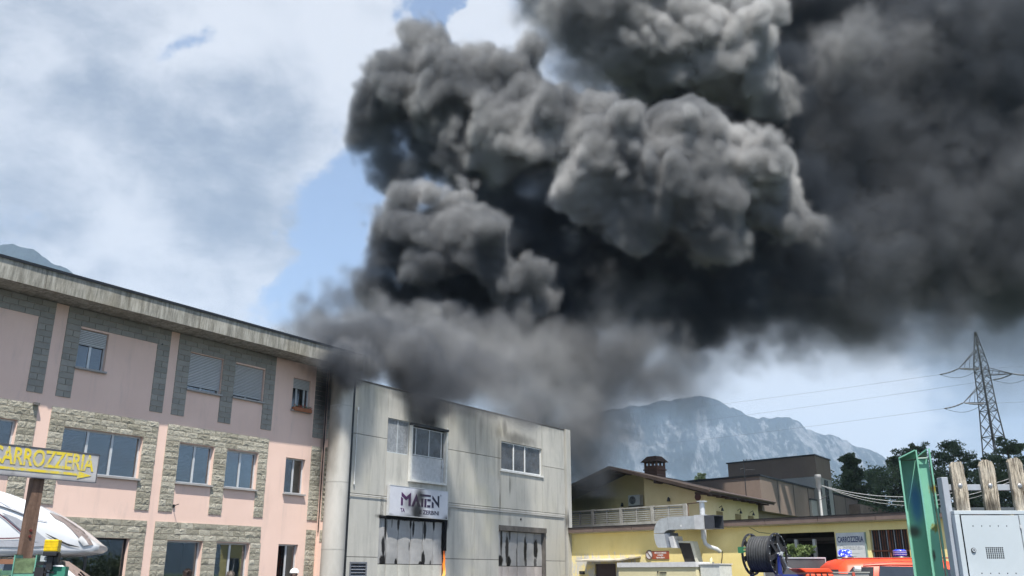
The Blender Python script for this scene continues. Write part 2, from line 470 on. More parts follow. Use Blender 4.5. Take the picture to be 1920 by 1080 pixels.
def stripes_mat(name, a, b_, pitch, rough=.6, bump=.6, var=.06):
    t = NT(name); v = t.pos(); s = t.n('ShaderNodeSeparateXYZ'); t.l(v, s.inputs[0])
    w = t.math('SINE', t.math('MULTIPLY', s.outputs[2], 2 * PI / pitch))
    c = t.mix(t.smooth(w, -.9, .1), a, b_)
    c = t.mix(t.math('MULTIPLY', t.noise(v, 2.5, 5, .6), var * 4), c, scaled(a, .6))
    t.bump(w, bump, .01)
    return t.set(c, rough, 0, .3)
M['blind'] = stripes_mat('venetian_blind', (.30, .34, .38), (.46, .50, .54), .05)
M['shutter'] = stripes_mat('roller_shutter_slats', (.36, .37, .38), (.70, .71, .71), .058, bump=1.0)

def stones(parent, name, rects, mats, y0, h, L, proud, rough_face, seed, limit=300, along='x'):
    """courses of blocks laid over rectangles (x0, x1, z0, z1); the nearest are parts, the rest one part"""
    rnd = random.Random(seed)
    proto = []
    nv = 6
    for k in range(nv):
        b = MB(); nx, nz = (5, 3) if rough_face else (1, 1)
        g = [[None] * (nz + 1) for _ in range(nx + 1)]
        for i in range(nx + 1):
            for j in range(nz + 1):
                edge = i in (0, nx) or j in (0, nz)
                d = proud * (rnd.uniform(.62, .9) if edge else rnd.uniform(.7, 1.25)) if rough_face else proud
                if rough_face and not edge:
                    d *= 1
                jx = 0 if i in (0, nx) else rnd.uniform(-.05, .05); jz = 0 if j in (0, nz) else rnd.uniform(-.09, .09)
                g[i][j] = (i / nx + jx, -d, j / nz + jz)
        for i in range(nx):
            for j in range(nz):
                a, c, d_, e = g[i][j], g[i + 1][j], g[i + 1][j + 1], g[i][j + 1]
                if rough_face and rnd.random() < .5: b.face([a, c, d_]); b.face([a, d_, e])
                elif rough_face: b.face([a, c, e]); b.face([c, d_, e])
                else: b.face([a, c, d_, e])
        for i in range(nx):
            b.face([(g[i][0][0], 0, 0), (g[i + 1][0][0], 0, 0), g[i + 1][0], g[i][0]]); b.face([(g[i][nz][0], 0, 1), g[i][nz], g[i + 1][nz], (g[i + 1][nz][0], 0, 1)])
        for j in range(nz):
            b.face([(0, 0, g[0][j][2]), g[0][j], g[0][j + 1], (0, 0, g[0][j + 1][2])]); b.face([(1, 0, g[nx][j][2]), (1, 0, g[nx][j + 1][2]), g[nx][j + 1], g[nx][j]])
        proto.append(b.mesh(name, mats))
    items = []
    for (x0, x1, z0, z1) in rects:
        nr = max(1, round((z1 - z0) / h)); hh = (z1 - z0) / nr
        for r in range(nr):
            w = x1 - x0
            if w <= L * 1.25:
                cuts = [x0, x1] if (r + round(z0 * 5)) % 2 == 0 or w < L * .8 else [x0, x0 + w / 2, x1]
            else:
                n = max(1, round(w / L)); l = w / n
                cuts = [x0 + l * k for k in range(n + 1)] if r % 2 == 0 else [x0] + [x0 + l * (k + .5) for k in range(n)] + [x1]
            for a, c in zip(cuts, cuts[1:]): items.append((a, c, z0 + r * hh, z0 + (r + 1) * hh))
    items.sort(key=lambda q: q[0] - (100 if q[3] > 1.4 else 0))
    g = .007
    rest = MB()
    for k, (a, c, z0, z1) in enumerate(items):
        if a < -14.6 or k >= limit + 20 or z1 < 1.2:
            rest.box(a + g, c - g, y0 - proud * .9, y0, z0 + g, z1 - g); continue
        o = link_mesh(name, proto[rnd.randrange(nv)], parent, (a + g, y0, z0 + g), None, (c - a - 2 * g, rnd.uniform(.85, 1.2) if rough_face else 1, z1 - z0 - 2 * g))
        if rough_face and rnd.random() < .5:
            o.scale.x *= -1; o.location.x = c - g
    if rest.v:
        tag(rest.build(name + '_course', mats, parent), kind='stuff')

def build_pink():
    base = empty('apartment_building', (P_PINK.x, P_PINK.y, 0), FANG,
                 'three storey pink rendered building with grey block strips and a deep concrete eaves band', 'building')
    bx = base
    # render
    t = NT('pink_render'); v = t.pos(bx)
    c = t.mix(t.smooth(t.noise(v, .5, 6, .6, .4), .3, .7), (.75, .54, .45), (.81, .59, .495))
    c = t.mix(t.math('MULTIPLY', t.smooth(t.noise(v, 2.2, 8, .7, .3, (1, 1, .15)), .5, .75), .6), c, (.58, .44, .38))
    c = t.mix(t.math('MULTIPLY', t.smooth(t.noise(v, 25, 4, .6), .4, .8), .12), c, (.42, .32, .28))
    c = t.soot(c, v, [(-.3, 10.3, 2.6, 1.3, .93), (-.65, 8.9, .55, 1.5, .8), (-.7, 6.9, .2, .6, .45), (-3.2, 10.2, 1.6, .45, .5)], namp=.3)
    t.bump(t.noise(v, 60, 4, .6), .15, .005); pink = t.set(c, .9, 0, .2)
    # smooth grey blocks of the top storey
    t = NT('grey_block'); v = t.pos(bx); oi = t.n('ShaderNodeObjectInfo').outputs['Random']
    c = t.mix(oi, (.25, .24, .21), (.32, .305, .27))
    c = t.mix(t.math('MULTIPLY', t.smooth(t.noise(v, 3, 8, .65, .3), .4, .75), .5), c, (.17, .17, .165))
    c = t.mix(t.math('MULTIPLY', t.smooth(t.noise(v, 45, 3, .6), .4, .8), .35), c, (.36, .355, .34))
    c = t.soot(c, v, [(-.1, 10.2, 3.1, 1.2, .95), (-.85, 8.9, .8, 1.9, .85), (-3.6, 10.2, 1.5, .5, .6)], namp=.3)
    t.bump(t.noise(v, 70, 5, .65), .35, .006); gblock = t.set(c, .9, 0, .2)
    t = NT('split_stone'); v = t.pos(bx); oi = t.n('ShaderNodeObjectInfo').outputs['Random']
    c = t.mix(oi, (.29, .27, .21), (.50, .47, .385))
    c = t.mix(t.math('MULTIPLY', t.smooth(t.noise(v, 9, 8, .7, .2), .42, .75), .6), c, (.25, .235, .19))
    c = t.mix(t.math('MULTIPLY', t.smooth(t.noise(v, 55, 4, .6), .45, .75), .5), c, (.46, .44, .37))
    c = t.soot(c, v, [(-.7, 6.9, .35, 1.0, .6), (-.55, 4.5, .2, 2.0, .35)], namp=.4)
    t.bump(t.noise(v, 22, 9, .8), 1.0, .05); rstone = t.set(c, .95, 0, .2)
    # walls with openings: (x0, x1, z0, z1)
    wins = [
        # top storey
        (-11.80, -10.78, 8.05, 9.36), (-7.53, -6.05, 8.03, 9.40), (-5.48, -4.04, 8.06, 9.37), (-2.52, -1.55, 8.0, 9.33), (-16.0, -14.9, 8.05, 9.36),
        # middle storey
        (-16.3, -13.33, 4.66, 6.08), (-11.84, -9.02, 4.66, 6.08), (-7.55, -6.07, 4.67, 6.06), (-5.48, -4.01, 4.66, 6.05), (-2.59, -1.56, 4.65, 6.05),
        # ground storey
        (-11.8, -9.06, .45, 2.70), (-7.60, -6.15, .45, 2.69), (-5.54, -4.03, .45, 2.67), (-2.63, -1.62, .1, 2.69), (-16.3, -13.33, .45, 2.7)]
    X0, X1 = -25.0, -.62
    storeys = ((0, 3.35), (3.35, 6.72), (6.72, 10.0))
    wall = MB()
    for (za, zb) in storeys:
        ws = sorted([w for w in wins if za <= w[2] < zb])
        x = X0
        for (a, c_, z0, z1) in ws:
            if a > x: wall.box(x, a, 0, .35, za, zb)
            wall.box(a, c_, 0, .35, za, z0); wall.box(a, c_, 0, .35, z1, zb)
            x = c_
        wall.box(x, X1, 0, .35, za, zb)
    wall.box(X0, X0 + .35, .36, 13.5, 0, 10); wall.box(X0 + .36, X1, 13.2, 13.5, 0, 10)
    wall.box(X1 - .35, X1, .36, 13.1, 0, 9.99)
    wall.build('wall', pink, base)
    # the short return wall up to the neighbour's round column
    rw = MB(); rw.box(-.62, -.50, -.86, .34, 0, 10); rw.build('return_wall', pink, base)
    # stones
    top = []
    for (a, c_) in ((-16.6, -12.72), (-12.3, -8.42), (-8.07, -3.5)): top.append((a, c_, 9.42, 10.0))
    for (a, c_) in ((-13.23, -12.72), (-8.93, -8.42), (-8.07, -7.53), (-6.05, -5.48), (-4.02, -3.5)): top.append((a, c_, 7.0, 9.42))
    top.append((-12.3, -11.8, 7.0, 9.42)); top.append((-1.29, -.70, 7.0, 10.0))
    stones(base, 'block', top, gblock, 0, .2, .5, .03, False, 5)
    mid = []
    for (a, c_) in ((-16.6, -12.77), (-12.34, -8.48), (-8.12, -3.55)): mid.append((a, c_, 6.08, 6.67))
    for (a, c_) in ((-13.32, -12.77), (-12.34, -11.84), (-9.02, -8.48), (-8.12, -7.56), (-6.05, -5.48), (-4.0, -3.55)): mid.append((a, c_, 3.64, 6.08))
    mid.append((-1.28, -.72, 3.65, 6.65))
    stones(base, 'stone', mid, rstone, 0, .2, .5, .036, True, 6)
    low = []
    for (a, c_) in ((-16.6, -12.8), (-12.34, -8.48), (-8.16, -3.57)): low.append((a, c_, 2.70, 3.31))
    for (a, c_) in ((-13.32, -12.8), (-12.34, -11.8), (-9.05, -8.48), (-8.16, -7.6), (-6.14, -5.54), (-4.02, -3.52)): low.append((a, c_, .1, 2.70))
    low.append((-1.26, -.74, .1, 3.29))
    stones(base, 'base_stone', low, rstone, 0, .2, .5, .036, True, 7)
    # the return wall carries its own stones, laid in its own turned frame
    for (z0, z1, mt, nm, rf) in ((7.0, 9.99, gblock, 'return_block', False), (3.65, 6.65, rstone, 'return_stone', True), (2.82, 3.29, rstone, 'return_base_stone', True)):
        rb = random.Random(3); n = round((z1 - z0) / .2); hh = (z1 - z0) / n
        for k in range(n):
            s = MB(); nx = 4 if rf else 1
            ys = [-.80 + .66 * q / nx for q in range(nx + 1)]
            p = [[(-.62 - (.02 if (q in (0, nx) or j in (0, 2)) and rf else (rb.uniform(.03, .07) if rf else .03)), ys[q], z0 + k * hh + .007 + (hh - .014) * j / 2) for j in range(3)] for q in range(nx + 1)]
            for q in range(nx):
                for j in range(2): s.face([p[q][j], p[q][j + 1], p[q + 1][j + 1], p[q + 1][j]])
            s.box(-.619, -.61, -.80, -.14, z0 + k * hh + .007, z0 + (k + 1) * hh - .007)
            for q in range(nx):
                s.face([(-.62, ys[q], p[q][0][2]), p[q][0], p[q + 1][0], (-.62, ys[q + 1], p[q][0][2])]); s.face([(-.62, ys[q], p[q][2][2]), (-.62, ys[q + 1], p[q][2][2]), p[q + 1][2], p[q][2]])
            s.build(nm, mt, base)
    # soffit and fascia
    t = NT('board_marked_concrete'); v = t.pos(bx)
    c = t.mix(t.smooth(t.noise(v, 3.2, 9, .72, .25, (1.6, 1, .30)), .32, .68), (.19, .18, .15), (.42, .405, .355))
    c = t.mix(t.math('MULTIPLY', t.smooth(t.noise(v, 9, 7, .7, .2, (1.3, 1, .09)), .46, .66), .7), c, (.125, .12, .105))
    c = t.mix(t.math('MULTIPLY', t.smooth(t.noise(v, 30, 4, .6), .45, .8), .3), c, (.50, .48, .43))
    c = t.mix(t.math('MULTIPLY', t.smooth(t.noise(v, .55, 3, .5), .5, .75), .3), c, (.30, .25, .16))
    c = t.soot(c, v, [(.6, 10.1, 1.9, .5, .85)], namp=.4)
    t.bump(t.noise(v, 12, 8, .7, .2, (1, 1, .15)), .5, .02); fasc = t.set(c, .9, 0, .2)
    for k in range(9):
        a = -25.0 + k * 2.82; b_ = min(a + 2.81, .42)
        f = MB(); f.hexa([(a, -1.12, 10.01), (b_, -1.10, 10.01), (b_, -.98, 10.01), (a, -.98, 10.01)], [(a, -1.13, 10.66), (b_, -1.13, 10.66), (b_, -.98, 10.66), (a, -.98, 10.66)])
        f.build('fascia', fasc, base)
    f = MB(); f.box(-25, .42, -.979, 14.2, 10.02, 10.20); f.build('soffit', fasc, base)
    f = MB(); f.box(-25, .44, -1.17, -.90, 10.665, 10.71); f.box(-25, .44, -1.175, -1.15, 10.62, 10.66)
    f.build('metal_coping', M['black_metal'], base)
    f = MB(); f.box(-25, .42, -.90, 14.3, 10.30, 10.62); f.build('roof', rough_mat('roof_felt', (.10, .10, .10)), base)
    # windows of the top storey, with roller shutters
    def shutter(w, x0, x1, zb, z1, y):
        n = int((z1 - zb) / .058); s = MB()
        for k in range(n):
            z = z1 - (k + 1) * .058
            s.hexa([(x0, y - .004, z), (x1, y - .004, z), (x1, y + .01, z), (x0, y + .01, z)], [(x0, y - .016, z + .05), (x1, y - .016, z + .05), (x1, y + .01, z + .05), (x0, y + .01, z + .05)])
        s.box(x0, x1, y - .012, y + .012, z1 - n * .058 - .05, z1 - n * .058)
        s.build('shutter', M['shutter'], w)
    for (x0, x1, z0, z1), bars, zb in (((-11.80, -10.78, 8.05, 9.36), (-11.30,), 8.86), ((-7.53, -6.05, 8.03, 9.40), (-6.85,), 8.20), ((-5.48, -4.04, 8.06, 9.37), (-4.78,), 8.20),
                                       ((-2.52, -1.55, 8.0, 9.33), (-2.2, -1.78), 8.95), ((-16.0, -14.9, 8.05, 9.36), (-15.5,), 8.3)):
        w = window_unit(base, x0, x1, z0, z1, .16, bars)
        shutter(w, x0 + .02, x1 - .02, zb, z1 - .01, .09)
    # flower box on the little window
    fb = empty('flower_box', (0, 0, 0), 0, 'terracotta flower box with small red plants on the sill of the small top window', 'planter')
    b = MB(); b.box(-2.50, -1.56, -.20, -.04, 7.96, 8.10); o = b.build('trough', M['terracotta'], fb)
    rr = random.Random(2); b = MB()
    for k in range(260):
        x, y, z = rr.uniform(-2.5, -1.56), rr.uniform(-.2, -.03), 8.10 + abs(rr.gauss(0, .06)); s_ = .03
        a = rr.uniform(0, PI); e = Vector((math.cos(a), math.sin(a), rr.uniform(-.5, .8))).normalized() * s_; g_ = Vector((rr.uniform(-1, 1), rr.uniform(-1, 1), 1)).normalized() * s_
        p = Vector((x, y, z)); b.face([p - e, p + g_ * .6, p + e, p - g_ * .6], m=1 if rr.random() < .3 else 0)
    b.build('plants', [M['leaf'], plain('red_petals', (.45, .05, .03), .6)], fb)
    fb.matrix_world = base.matrix_basis.copy()
    # middle storey
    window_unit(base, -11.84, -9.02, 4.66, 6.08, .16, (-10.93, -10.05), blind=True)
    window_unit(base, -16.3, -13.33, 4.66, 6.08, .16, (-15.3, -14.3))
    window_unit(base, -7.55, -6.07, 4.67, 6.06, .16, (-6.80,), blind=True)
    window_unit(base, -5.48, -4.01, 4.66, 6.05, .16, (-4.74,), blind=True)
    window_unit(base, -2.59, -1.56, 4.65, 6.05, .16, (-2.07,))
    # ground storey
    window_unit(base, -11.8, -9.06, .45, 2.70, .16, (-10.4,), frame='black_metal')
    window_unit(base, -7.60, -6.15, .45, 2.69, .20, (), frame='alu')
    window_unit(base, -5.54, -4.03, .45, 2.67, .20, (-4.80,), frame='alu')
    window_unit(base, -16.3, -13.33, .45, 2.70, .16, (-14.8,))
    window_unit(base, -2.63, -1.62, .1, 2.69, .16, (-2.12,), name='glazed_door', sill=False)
    # conduit, hook and camera on the facade
    b = MB(); b.tube([(-.66, -.06, 3.2), (-.66, -.06, 9.8)], .022, 6); b.build('drain_pipe', M['black_metal'], base)
    b = MB(); b.tube([(-7.55, -.02, 3.84), (-7.52, -.30, 3.90)], .015, 6); b.box(-7.56, -7.48, -.05, 0, 3.80, 3.90); b.build('wall_hook', M['black_metal'], base)
    b = MB(); b.box(-12.98, -12.80, -.15, -.05, 6.60, 6.68); b.build('junction_box', plain('dark_box', (.12, .11, .10)), base)
    b = MB(); b.tube([(-8.75, -.035, 9.44), (-8.75, .01, 9.44)], .03, 10); b.build('vent_hole', M['black'], base)
    b = MB(); b.box(-.605, -.58, -.60, -.30, .1, 2.78); b.build('side_opening', M['black_metal'], base)
    return base
PINK = build_pink()

def build_roof_chimney():
    # small chimney with a tiled gable cap on the pink building's roof
    p = P_PINK + FD * -.75 + FN * -1.2
    base = empty('chimney', (p.x, p.y, 10.62), FANG, 'small chimney with a tiled gable cap near the smoking end of the eaves', 'chimney')
    m = rough_mat('pale_mortar', (.40, .38, .34), .2, 5, 30)
    b = MB(); b.box(-.5, .35, -.1, .75, 0, .42); b.build('stack', m, base)
    tile = rough_mat('tan_clay_tile', (.52, .38, .24), .25, 6, 30, per_object=.5)  # one tan clay colour, toned at random per tile row
    b = MB(); b.prism([(-.20, .44), (.42, .84), (.96, .44)], -.62, .55, 'x'); o = b.build('gable', plain('pale_gable', (.55, .54, .50), .8), base)
    for k in range(8):
        x = -.72 + k * .17
        for side in (0, 1):
            s = MB()
            a, c_ = ((-.32, .42), (.42, .90)) if side == 0 else ((1.08, .42), (.42, .90))
            for j in range(3):
                t0, t1 = j / 3, (j + 1.15) / 3; 
                y0 = a[0] + (c_[0] - a[0]) * t0; z0 = a[1] + (c_[1] - a[1]) * t0 + .03 - j * .0
                y1 = a[0] + (c_[0] - a[0]) * min(1, t1); z1 = a[1] + (c_[1] - a[1]) * min(1, t1) + .012
                s.tube([(x + .08, y0, z0), (x + .08, y1, z1)], [.088, .07], 7)
            s.build('roof_tile', tile, base)
    return base
build_roof_chimney()

# ------------------------------------------------------------------ burning precast workshop
def build_workshop():
    base = empty('workshop_building', (P_MAT.x, P_MAT.y, 0), FANG, 'two storey precast concrete workshop with burnt loading doors and smoke over its roof', 'building')
    BLOBS = [(5.0, 9.3, 2.0, 1.6, .98), (4.9, 8.6, 1.9, .9, .97), (5.1, 9.0, 1.1, 1.1, 1), (3.2, 9.5, 2.2, .5, .5), (9.5, 9.7, 6, .5, .5), (6.9, 8.9, .5, 1.2, .35), (3.9, 9.3, .9, .5, .55), (6.4, 9.3, 1.2, .7, .6), (2.2, 9.0, 1.3, .7, .12), (8.2, 9.4, 1.6, .5, .35), (11.4, 8.9, .35, .9, .5),
             (6.62, 3.85, .28, .45, .85), (6.75, 4.3, .35, .45, .4), (2.1, 3.95, .5, .15, .8), (11.0, 5.4, .10, 1.9, .5), (11.9, 6.0, .12, .8, .55), (11.9, 4.2, .25, .5, .4),
             (12.8, 8.5, 2.4, .55, .6), (10.9, 7.6, .25, 2.4, .4), (9.3, 8.6, .25, 1.6, .3), (17.55, 4.4, .18, .9, .8), (10.9, 8.6, .5, .6, .35), (14.0, 9.6, 4, .4, .35), (4.6, 5.45, 1.1, .35, .25)]
    t = NT('precast_concrete'); v = t.pos(base); oi = t.n('ShaderNodeObjectInfo').outputs['Random']
    c = t.mix(oi, (.42, .408, .37), (.50, .485, .44))
    c = t.mix(t.smooth(t.noise(v, .7, 8, .65, .6), .35, .7, 0, .6), c, (.40, .395, .36))
    c = t.mix(t.math('MULTIPLY', t.smooth(t.noise(v, 2.6, 9, .72, .3, (1, 1, .12)), .45, .68), .75), c, (.31, .305, .28))
    c = t.mix(t.math('MULTIPLY', t.smooth(t.noise(v, 40, 4, .65), .5, .8), .25), c, (.33, .32, .30))
    c = t.mix(t.math('MULTIPLY', t.smooth(t.noise(v, .35, 5, .6, .4, None, (9, 4, 1)), .5, .7), .35), c, (.52, .49, .36))
    c = t.soot(c, v, BLOBS)
    t.bump(t.noise(v, 30, 6, .7), .25, .006); conc = t.set(c, .88, 0, .25)
    t = NT('smoke_stained_column'); v = t.pos(base)
    c = t.mix(t.smooth(t.noise(v, 1.2, 8, .65, .4, (1, 1, .3)), .3, .7), (.40, .385, .35), (.52, .50, .46))
    c = t.soot(c, v, [(-.98, 7.0, .22, 2.6, .6), (-.9, 9.6, .9, .7, .9), (-1.0, 9.0, .3, 1.5, .8)], (.12, .10, .075))
    t.bump(t.noise(v, 25, 6, .7), .25, .006); colm = t.set(c, .88, 0, .25)
    W = 17.45; H = 9.6
    core = MB()
    # the dark structure behind the panels, left open at doors and windows
    openings = [(2.33, 3.80, 6.72, 8.25), (3.84, 6.40, 5.58, 8.26), (11.1, 15.02, 6.74, 8.25), (2.06, 6.60, 0, 3.92), (10.92, 15.3, 0, 3.95), (.40, 1.40, .2, 2.05)]
    def panel(x0, x1, z0, z1, nm='concrete_panel', y0=0.0, y1=.16, mat=None, g=.012):
        b = MB(); xs = {x0 + g, x1 - g}; zs = {z0 + g, z1 - g}
        ops = [o for o in openings if o[0] < x1 and o[1] > x0 and o[2] < z1 and o[3] > z0]
        for o in ops:
            for x in o[:2]:
                if x0 < x < x1: xs.add(x)
            for z in o[2:]:
                if z0 < z < z1: zs.add(z)
        xs = sorted(xs); zs = sorted(zs)
        for i in range(len(xs) - 1):
            run = None
            for j in range(len(zs) - 1):
                cx, cz = (xs[i] + xs[i + 1]) / 2, (zs[j] + zs[j + 1]) / 2
                hole = any(o[0] < cx < o[1] and o[2] < cz < o[3] for o in ops)
                if not hole: b.box(xs[i], xs[i + 1], y0, y1, zs[j], zs[j + 1])
        if b.v: return b.build(nm, mat or conc, base)
    for (a, c_) in ((0.0, 2.31),):
        for z0, z1 in ((0, 2.25), (2.25, 4.80), (4.80, 7.30), (7.30, H)): panel(a, c_, z0, z1)
    panel(2.31, 6.62, 4.80, H); panel(2.06, 6.62, 3.90, 4.80)
    for z0, z1 in ((0, 2.25), (2.25, 4.80), (4.80, 7.32), (7.32, H)):
        panel(6.62, 8.86, z0, z1); panel(8.86, 11.08 if z0 > 4 else 10.92, z0, z1)
    panel(11.08, 15.05, 4.80, H); panel(10.92, 15.3, 3.94, 4.80)
    for z0, z1 in ((0, 2.25), (2.25, 4.80), (4.80, 7.32), (7.32, H)): panel(15.3 if z0 < 4 else 15.05, W, z0, z1)
    panel(2.06, 2.31, 0, 3.9) if False else None
    b = MB()
    b.box(0, W, 12, 12.2, 0, H - .4)
    b.box(.0, .18, .17, 12, 0, H - .1); b.box(W - .18, W, .17, 12, 0, H - .1); b.box(.18, W - .18, .2, 12, H - .55, H - .35)
    b.box(.18, W - .18, .22, 12, 4.5, 4.7)
    b.build('structure_behind', rough_mat('sooty_concrete', (.06, .058, .055)), base)
    # a thin dark backing closes the joints, open at doors and windows
    b = MB(); xs = sorted({.19, W - .19} | {o[0] for o in openings} | {o[1] for o in openings}); zs = sorted({.02, H - .12} | {o[2] for o in openings if o[2] > .1} | {o[3] for o in openings})
    for i in range(len(xs) - 1):
        for j in range(len(zs) - 1):
            cx, cz = (xs[i] + xs[i + 1]) / 2, (zs[j] + zs[j + 1]) / 2
            if not any(o[0] < cx < o[1] and o[2] < cz < o[3] for o in openings): b.box(xs[i], xs[i + 1], .163, .19, zs[j], zs[j + 1])
    b.build('joint_backing', M['dark'], base)
    b = MB(); b.box(-.02, W + .05, -.02, .22, H, H + .05); b.build('parapet_coping', rough_mat('dark_flashing', (.09, .085, .08)), base)
    # round column at the corner
    b = MB(); b.tube([(-.52, .06, 0), (-.52, .06, 9.62)], .47, 36); b.build('corner_column', colm, base)
    for z in (2.5, 5.15, 8.3): 
        b = MB(); b.tube([(-.52, .06, z), (-.52, .06, z + .03)], .474, 36); b.build('column_joint', rough_mat('joint_mortar', (.36, .35, .32)) if z == 2.5 else bpy.data.materials['joint_mortar'], base)
    b = MB(); b.box(W + .04, W + .52, -.12, .4, 0, 9.66); b.build('end_column', conc, base)
    b = MB(); b.box(-.06, .10, -.10, -.002, .15, 9.7); b.build('downpipe', M['black_metal'], base)
    b = MB(); b.tube([(.12, -.04, .6), (.12, -.04, 4.68), (.20, -.04, 4.74), (2.4, -.04, 4.74)], .016, 6); b.tube([(6.52, -.04, 4.72), (W - .2, -.04, 4.70), (W - .1, -.04, 4.6), (W - .1, -.04, .6)], .018, 6)
    b.box(6.52, W - .25, -.05, -.002, 4.60, 4.66)
    b.build('conduit', plain('grey_conduit', (.38, .38, .37), .5), base)
    b = MB(); b.tube([(.36, -.05, 5.22), (.36, -.05, 8.38)], .014, 6); b.tube([(.36, -.05, 8.30), (.36, -.05, 8.42)], .05, 10); b.tube([(.36, -.05, 5.16), (.36, -.05, 5.28)], .03, 8)
    b.build('lightning_rod', M['white'], base)
    b = MB(); b.tube([(12.9, -.03, 4.32), (12.9, 0, 4.32)], .06, 12); b.build('wall_boss', M['black_metal'], base)
    # louvred vent
    v_ = MB(); v_.box(.40, 1.40, -.03, .0, 1.98, 2.05); v_.box(.40, .46, -.03, 0, .2, 1.98); v_.box(1.34, 1.40, -.03, 0, .2, 1.98); v_.box(.46, 1.34, .12, .14, .2, 1.98)
    vent = v_.build('louvre', plain('grey_louvre', (.13, .14, .16), .5), base)
    for k in range(13):
        s = MB(); z = 1.86 - k * .125; s.hexa([(.46, -.02, z), (1.34, -.02, z), (1.34, -.005, z), (.46, -.005, z)], [(.46, .08, z + .10), (1.34, .08, z + .10), (1.34, .095, z + .10), (.46, .095, z + .10)])
        s.build('slat', bpy.data.materials['grey_louvre'], vent)
    # windows
    M['milky'] = plain('milky_glass', (.24, .25, .26), .25, 0, .6, .2)
    sg = NT('sooty_glass'); v = sg.pos(base)
    c = sg.mix(sg.smooth(sg.noise(v, 1.1, 6, .6, .3), .3, .7), (.035, .035, .037), (.085, .086, .09))
    M['sooty'] = sg.set(c, sg.smooth(sg.noise(v, 2, 5, .6), .3, .7, .08, .4), 0, .6)
    window_unit(base, 2.34, 3.79, 6.73, 8.24, .08, (3.06,), pane_mat='milky', sill=False, inner=False, fw=.035, frame='galv')
    w = window_unit(base, 3.90, 6.34, 6.78, 8.06, .02, (4.25, 5.21, 6.12), pane_mat='sooty', sill=False, inner=False, frame='alu', fw=.04)
    b = MB(); b.box(3.80, 3.90, -.14, .10, 5.56, 8.10); b.box(6.36, 6.46, -.14, .10, 5.56, 8.28); b.box(3.90, 6.36, -.14, .10, 5.56, 5.66); b.box(3.80, 6.46, -.20, .10, 8.10, 8.20, 1)
    b.build('window_surround', [plain('pale_surround', (.60, .60, .57), .5), M['black_metal']], base)
    b = MB(); b.box(3.92, 6.14, -.01, .02, 5.67, 6.76); b.box(6.16, 6.34, -.01, .03, 5.67, 6.76); b.build('infill_panel', plain('light_infill_panel', (.46, .465, .475), .4, var=.12), base)
    b = MB(); b.tube([(6.2, -.05, 5.7), (6.2, -.05, 6.7)], .015, 6); b.tube([(6.2, -.05, 6.36), (6.2, -.05, 6.46)], .04, 8); b.build('stay', M['galv'], base)
    window_unit(base, 11.1, 15.0, 6.76, 8.24, .10, (12.34, 13.42), pane_mat='sooty', sill=False, inner=False, frame='white', fw=.06)
    b = MB(); b.box(11.0, 15.15, -.06, .12, 6.66, 6.74); b.build('window_sill', plain('pale_sill', (.60, .60, .58), .6), base)
    # burnt folding doors: each leaf is a part
    def door(nm, x0, x1, ztop, zbreak, cuts, blobs, lab, lower_tint):
        d = empty(nm, (0, 0, 0), 0); d.parent = base; d['label'] = lab
        blobs = [(bx, bz, rx * (.72 if rx < 1 else 1), rz, a) for bx, bz, rx, rz, a in blobs]
        t = NT(nm + '_leaf'); v = t.pos(base)
        c = t.mix(t.smooth(t.noise(v, .8, 6, .6, .3), .3, .7), (.27, .27, .265), (.38, .375, .37))
        c = t.mix(t.math('MULTIPLY', t.smooth(t.noise(v, 3, 8, .7, .3, (1, 1, .2)), .45, .75), .5), c, (.28, .27, .26))
        c = t.soot(c, v, blobs, (.008, .007, .007), 5.5, .5, (0, 0, 0), .62)
        t.bump(t.noise(v, 2.2, 4, .6), .6, .05); um = t.set(c, .6, 0, .3)
        lm = rough_mat(nm + '_lower', lower_tint, .12, .9, 9, .6, .2)
        rr = random.Random(11 if x0 < 5 else 12)
        ed = [x0] + list(cuts) + [x1]
        for k in range(len(ed) - 1):
            for (za, zb, mt, pn) in ((zbreak + .015, ztop, um, 'door_leaf'), (.05, zbreak - .015, lm, 'lower_door_leaf')):
                b = MB(); nz = 22; nx = 4
                g = [[None] * (nz + 1) for _ in range(nx + 1)]
                for j in range(nz + 1):
                    f = j / nz; z = za + (zb - za) * f
                    wl = mnoise.noise(Vector((ed[k] * 3, z * 2.6, 1))) * .035 + abs(mnoise.noise(Vector((ed[k] * 5, z * 1.2, 7)))) * .03
                    wr = mnoise.noise(Vector((ed[k + 1] * 3, z * 2.6, 1))) * .035 - abs(mnoise.noise(Vector((ed[k + 1] * 5, z * 1.2, 4)))) * .03
                    if k == 0: wl = 0
                    if k == len(ed) - 2: wr = -.02
                    for i in range(nx + 1):
                        u_ = i / nx
                        x = ed[k] + .012 + wl + (ed[k + 1] - ed[k] - .024 + wr - wl) * u_
                        y = .10 - math.sin(u_ * PI) * .025 + mnoise.noise(Vector((x * 1.6, z * 1.1, k))) * .03
                        g[i][j] = (x, y, z)
                for i in range(nx):
                    for j in range(nz): b.face([g[i][j], g[i + 1][j], g[i + 1][j + 1], g[i][j + 1]], smooth=True)
                for j in range(nz):
                    for i in (0, nx):
                        a_, c2 = g[i][j], g[i][j + 1]; b.face([a_, c2, (c2[0], c2[1] + .04, c2[2]), (a_[0], a_[1] + .04, a_[2])])
                b.build(pn, mt, d)
        b = MB(); b.box(x0, x1, .30, .32, 0, ztop); b.build('blackened_inside', M['dark'], d)
        return d
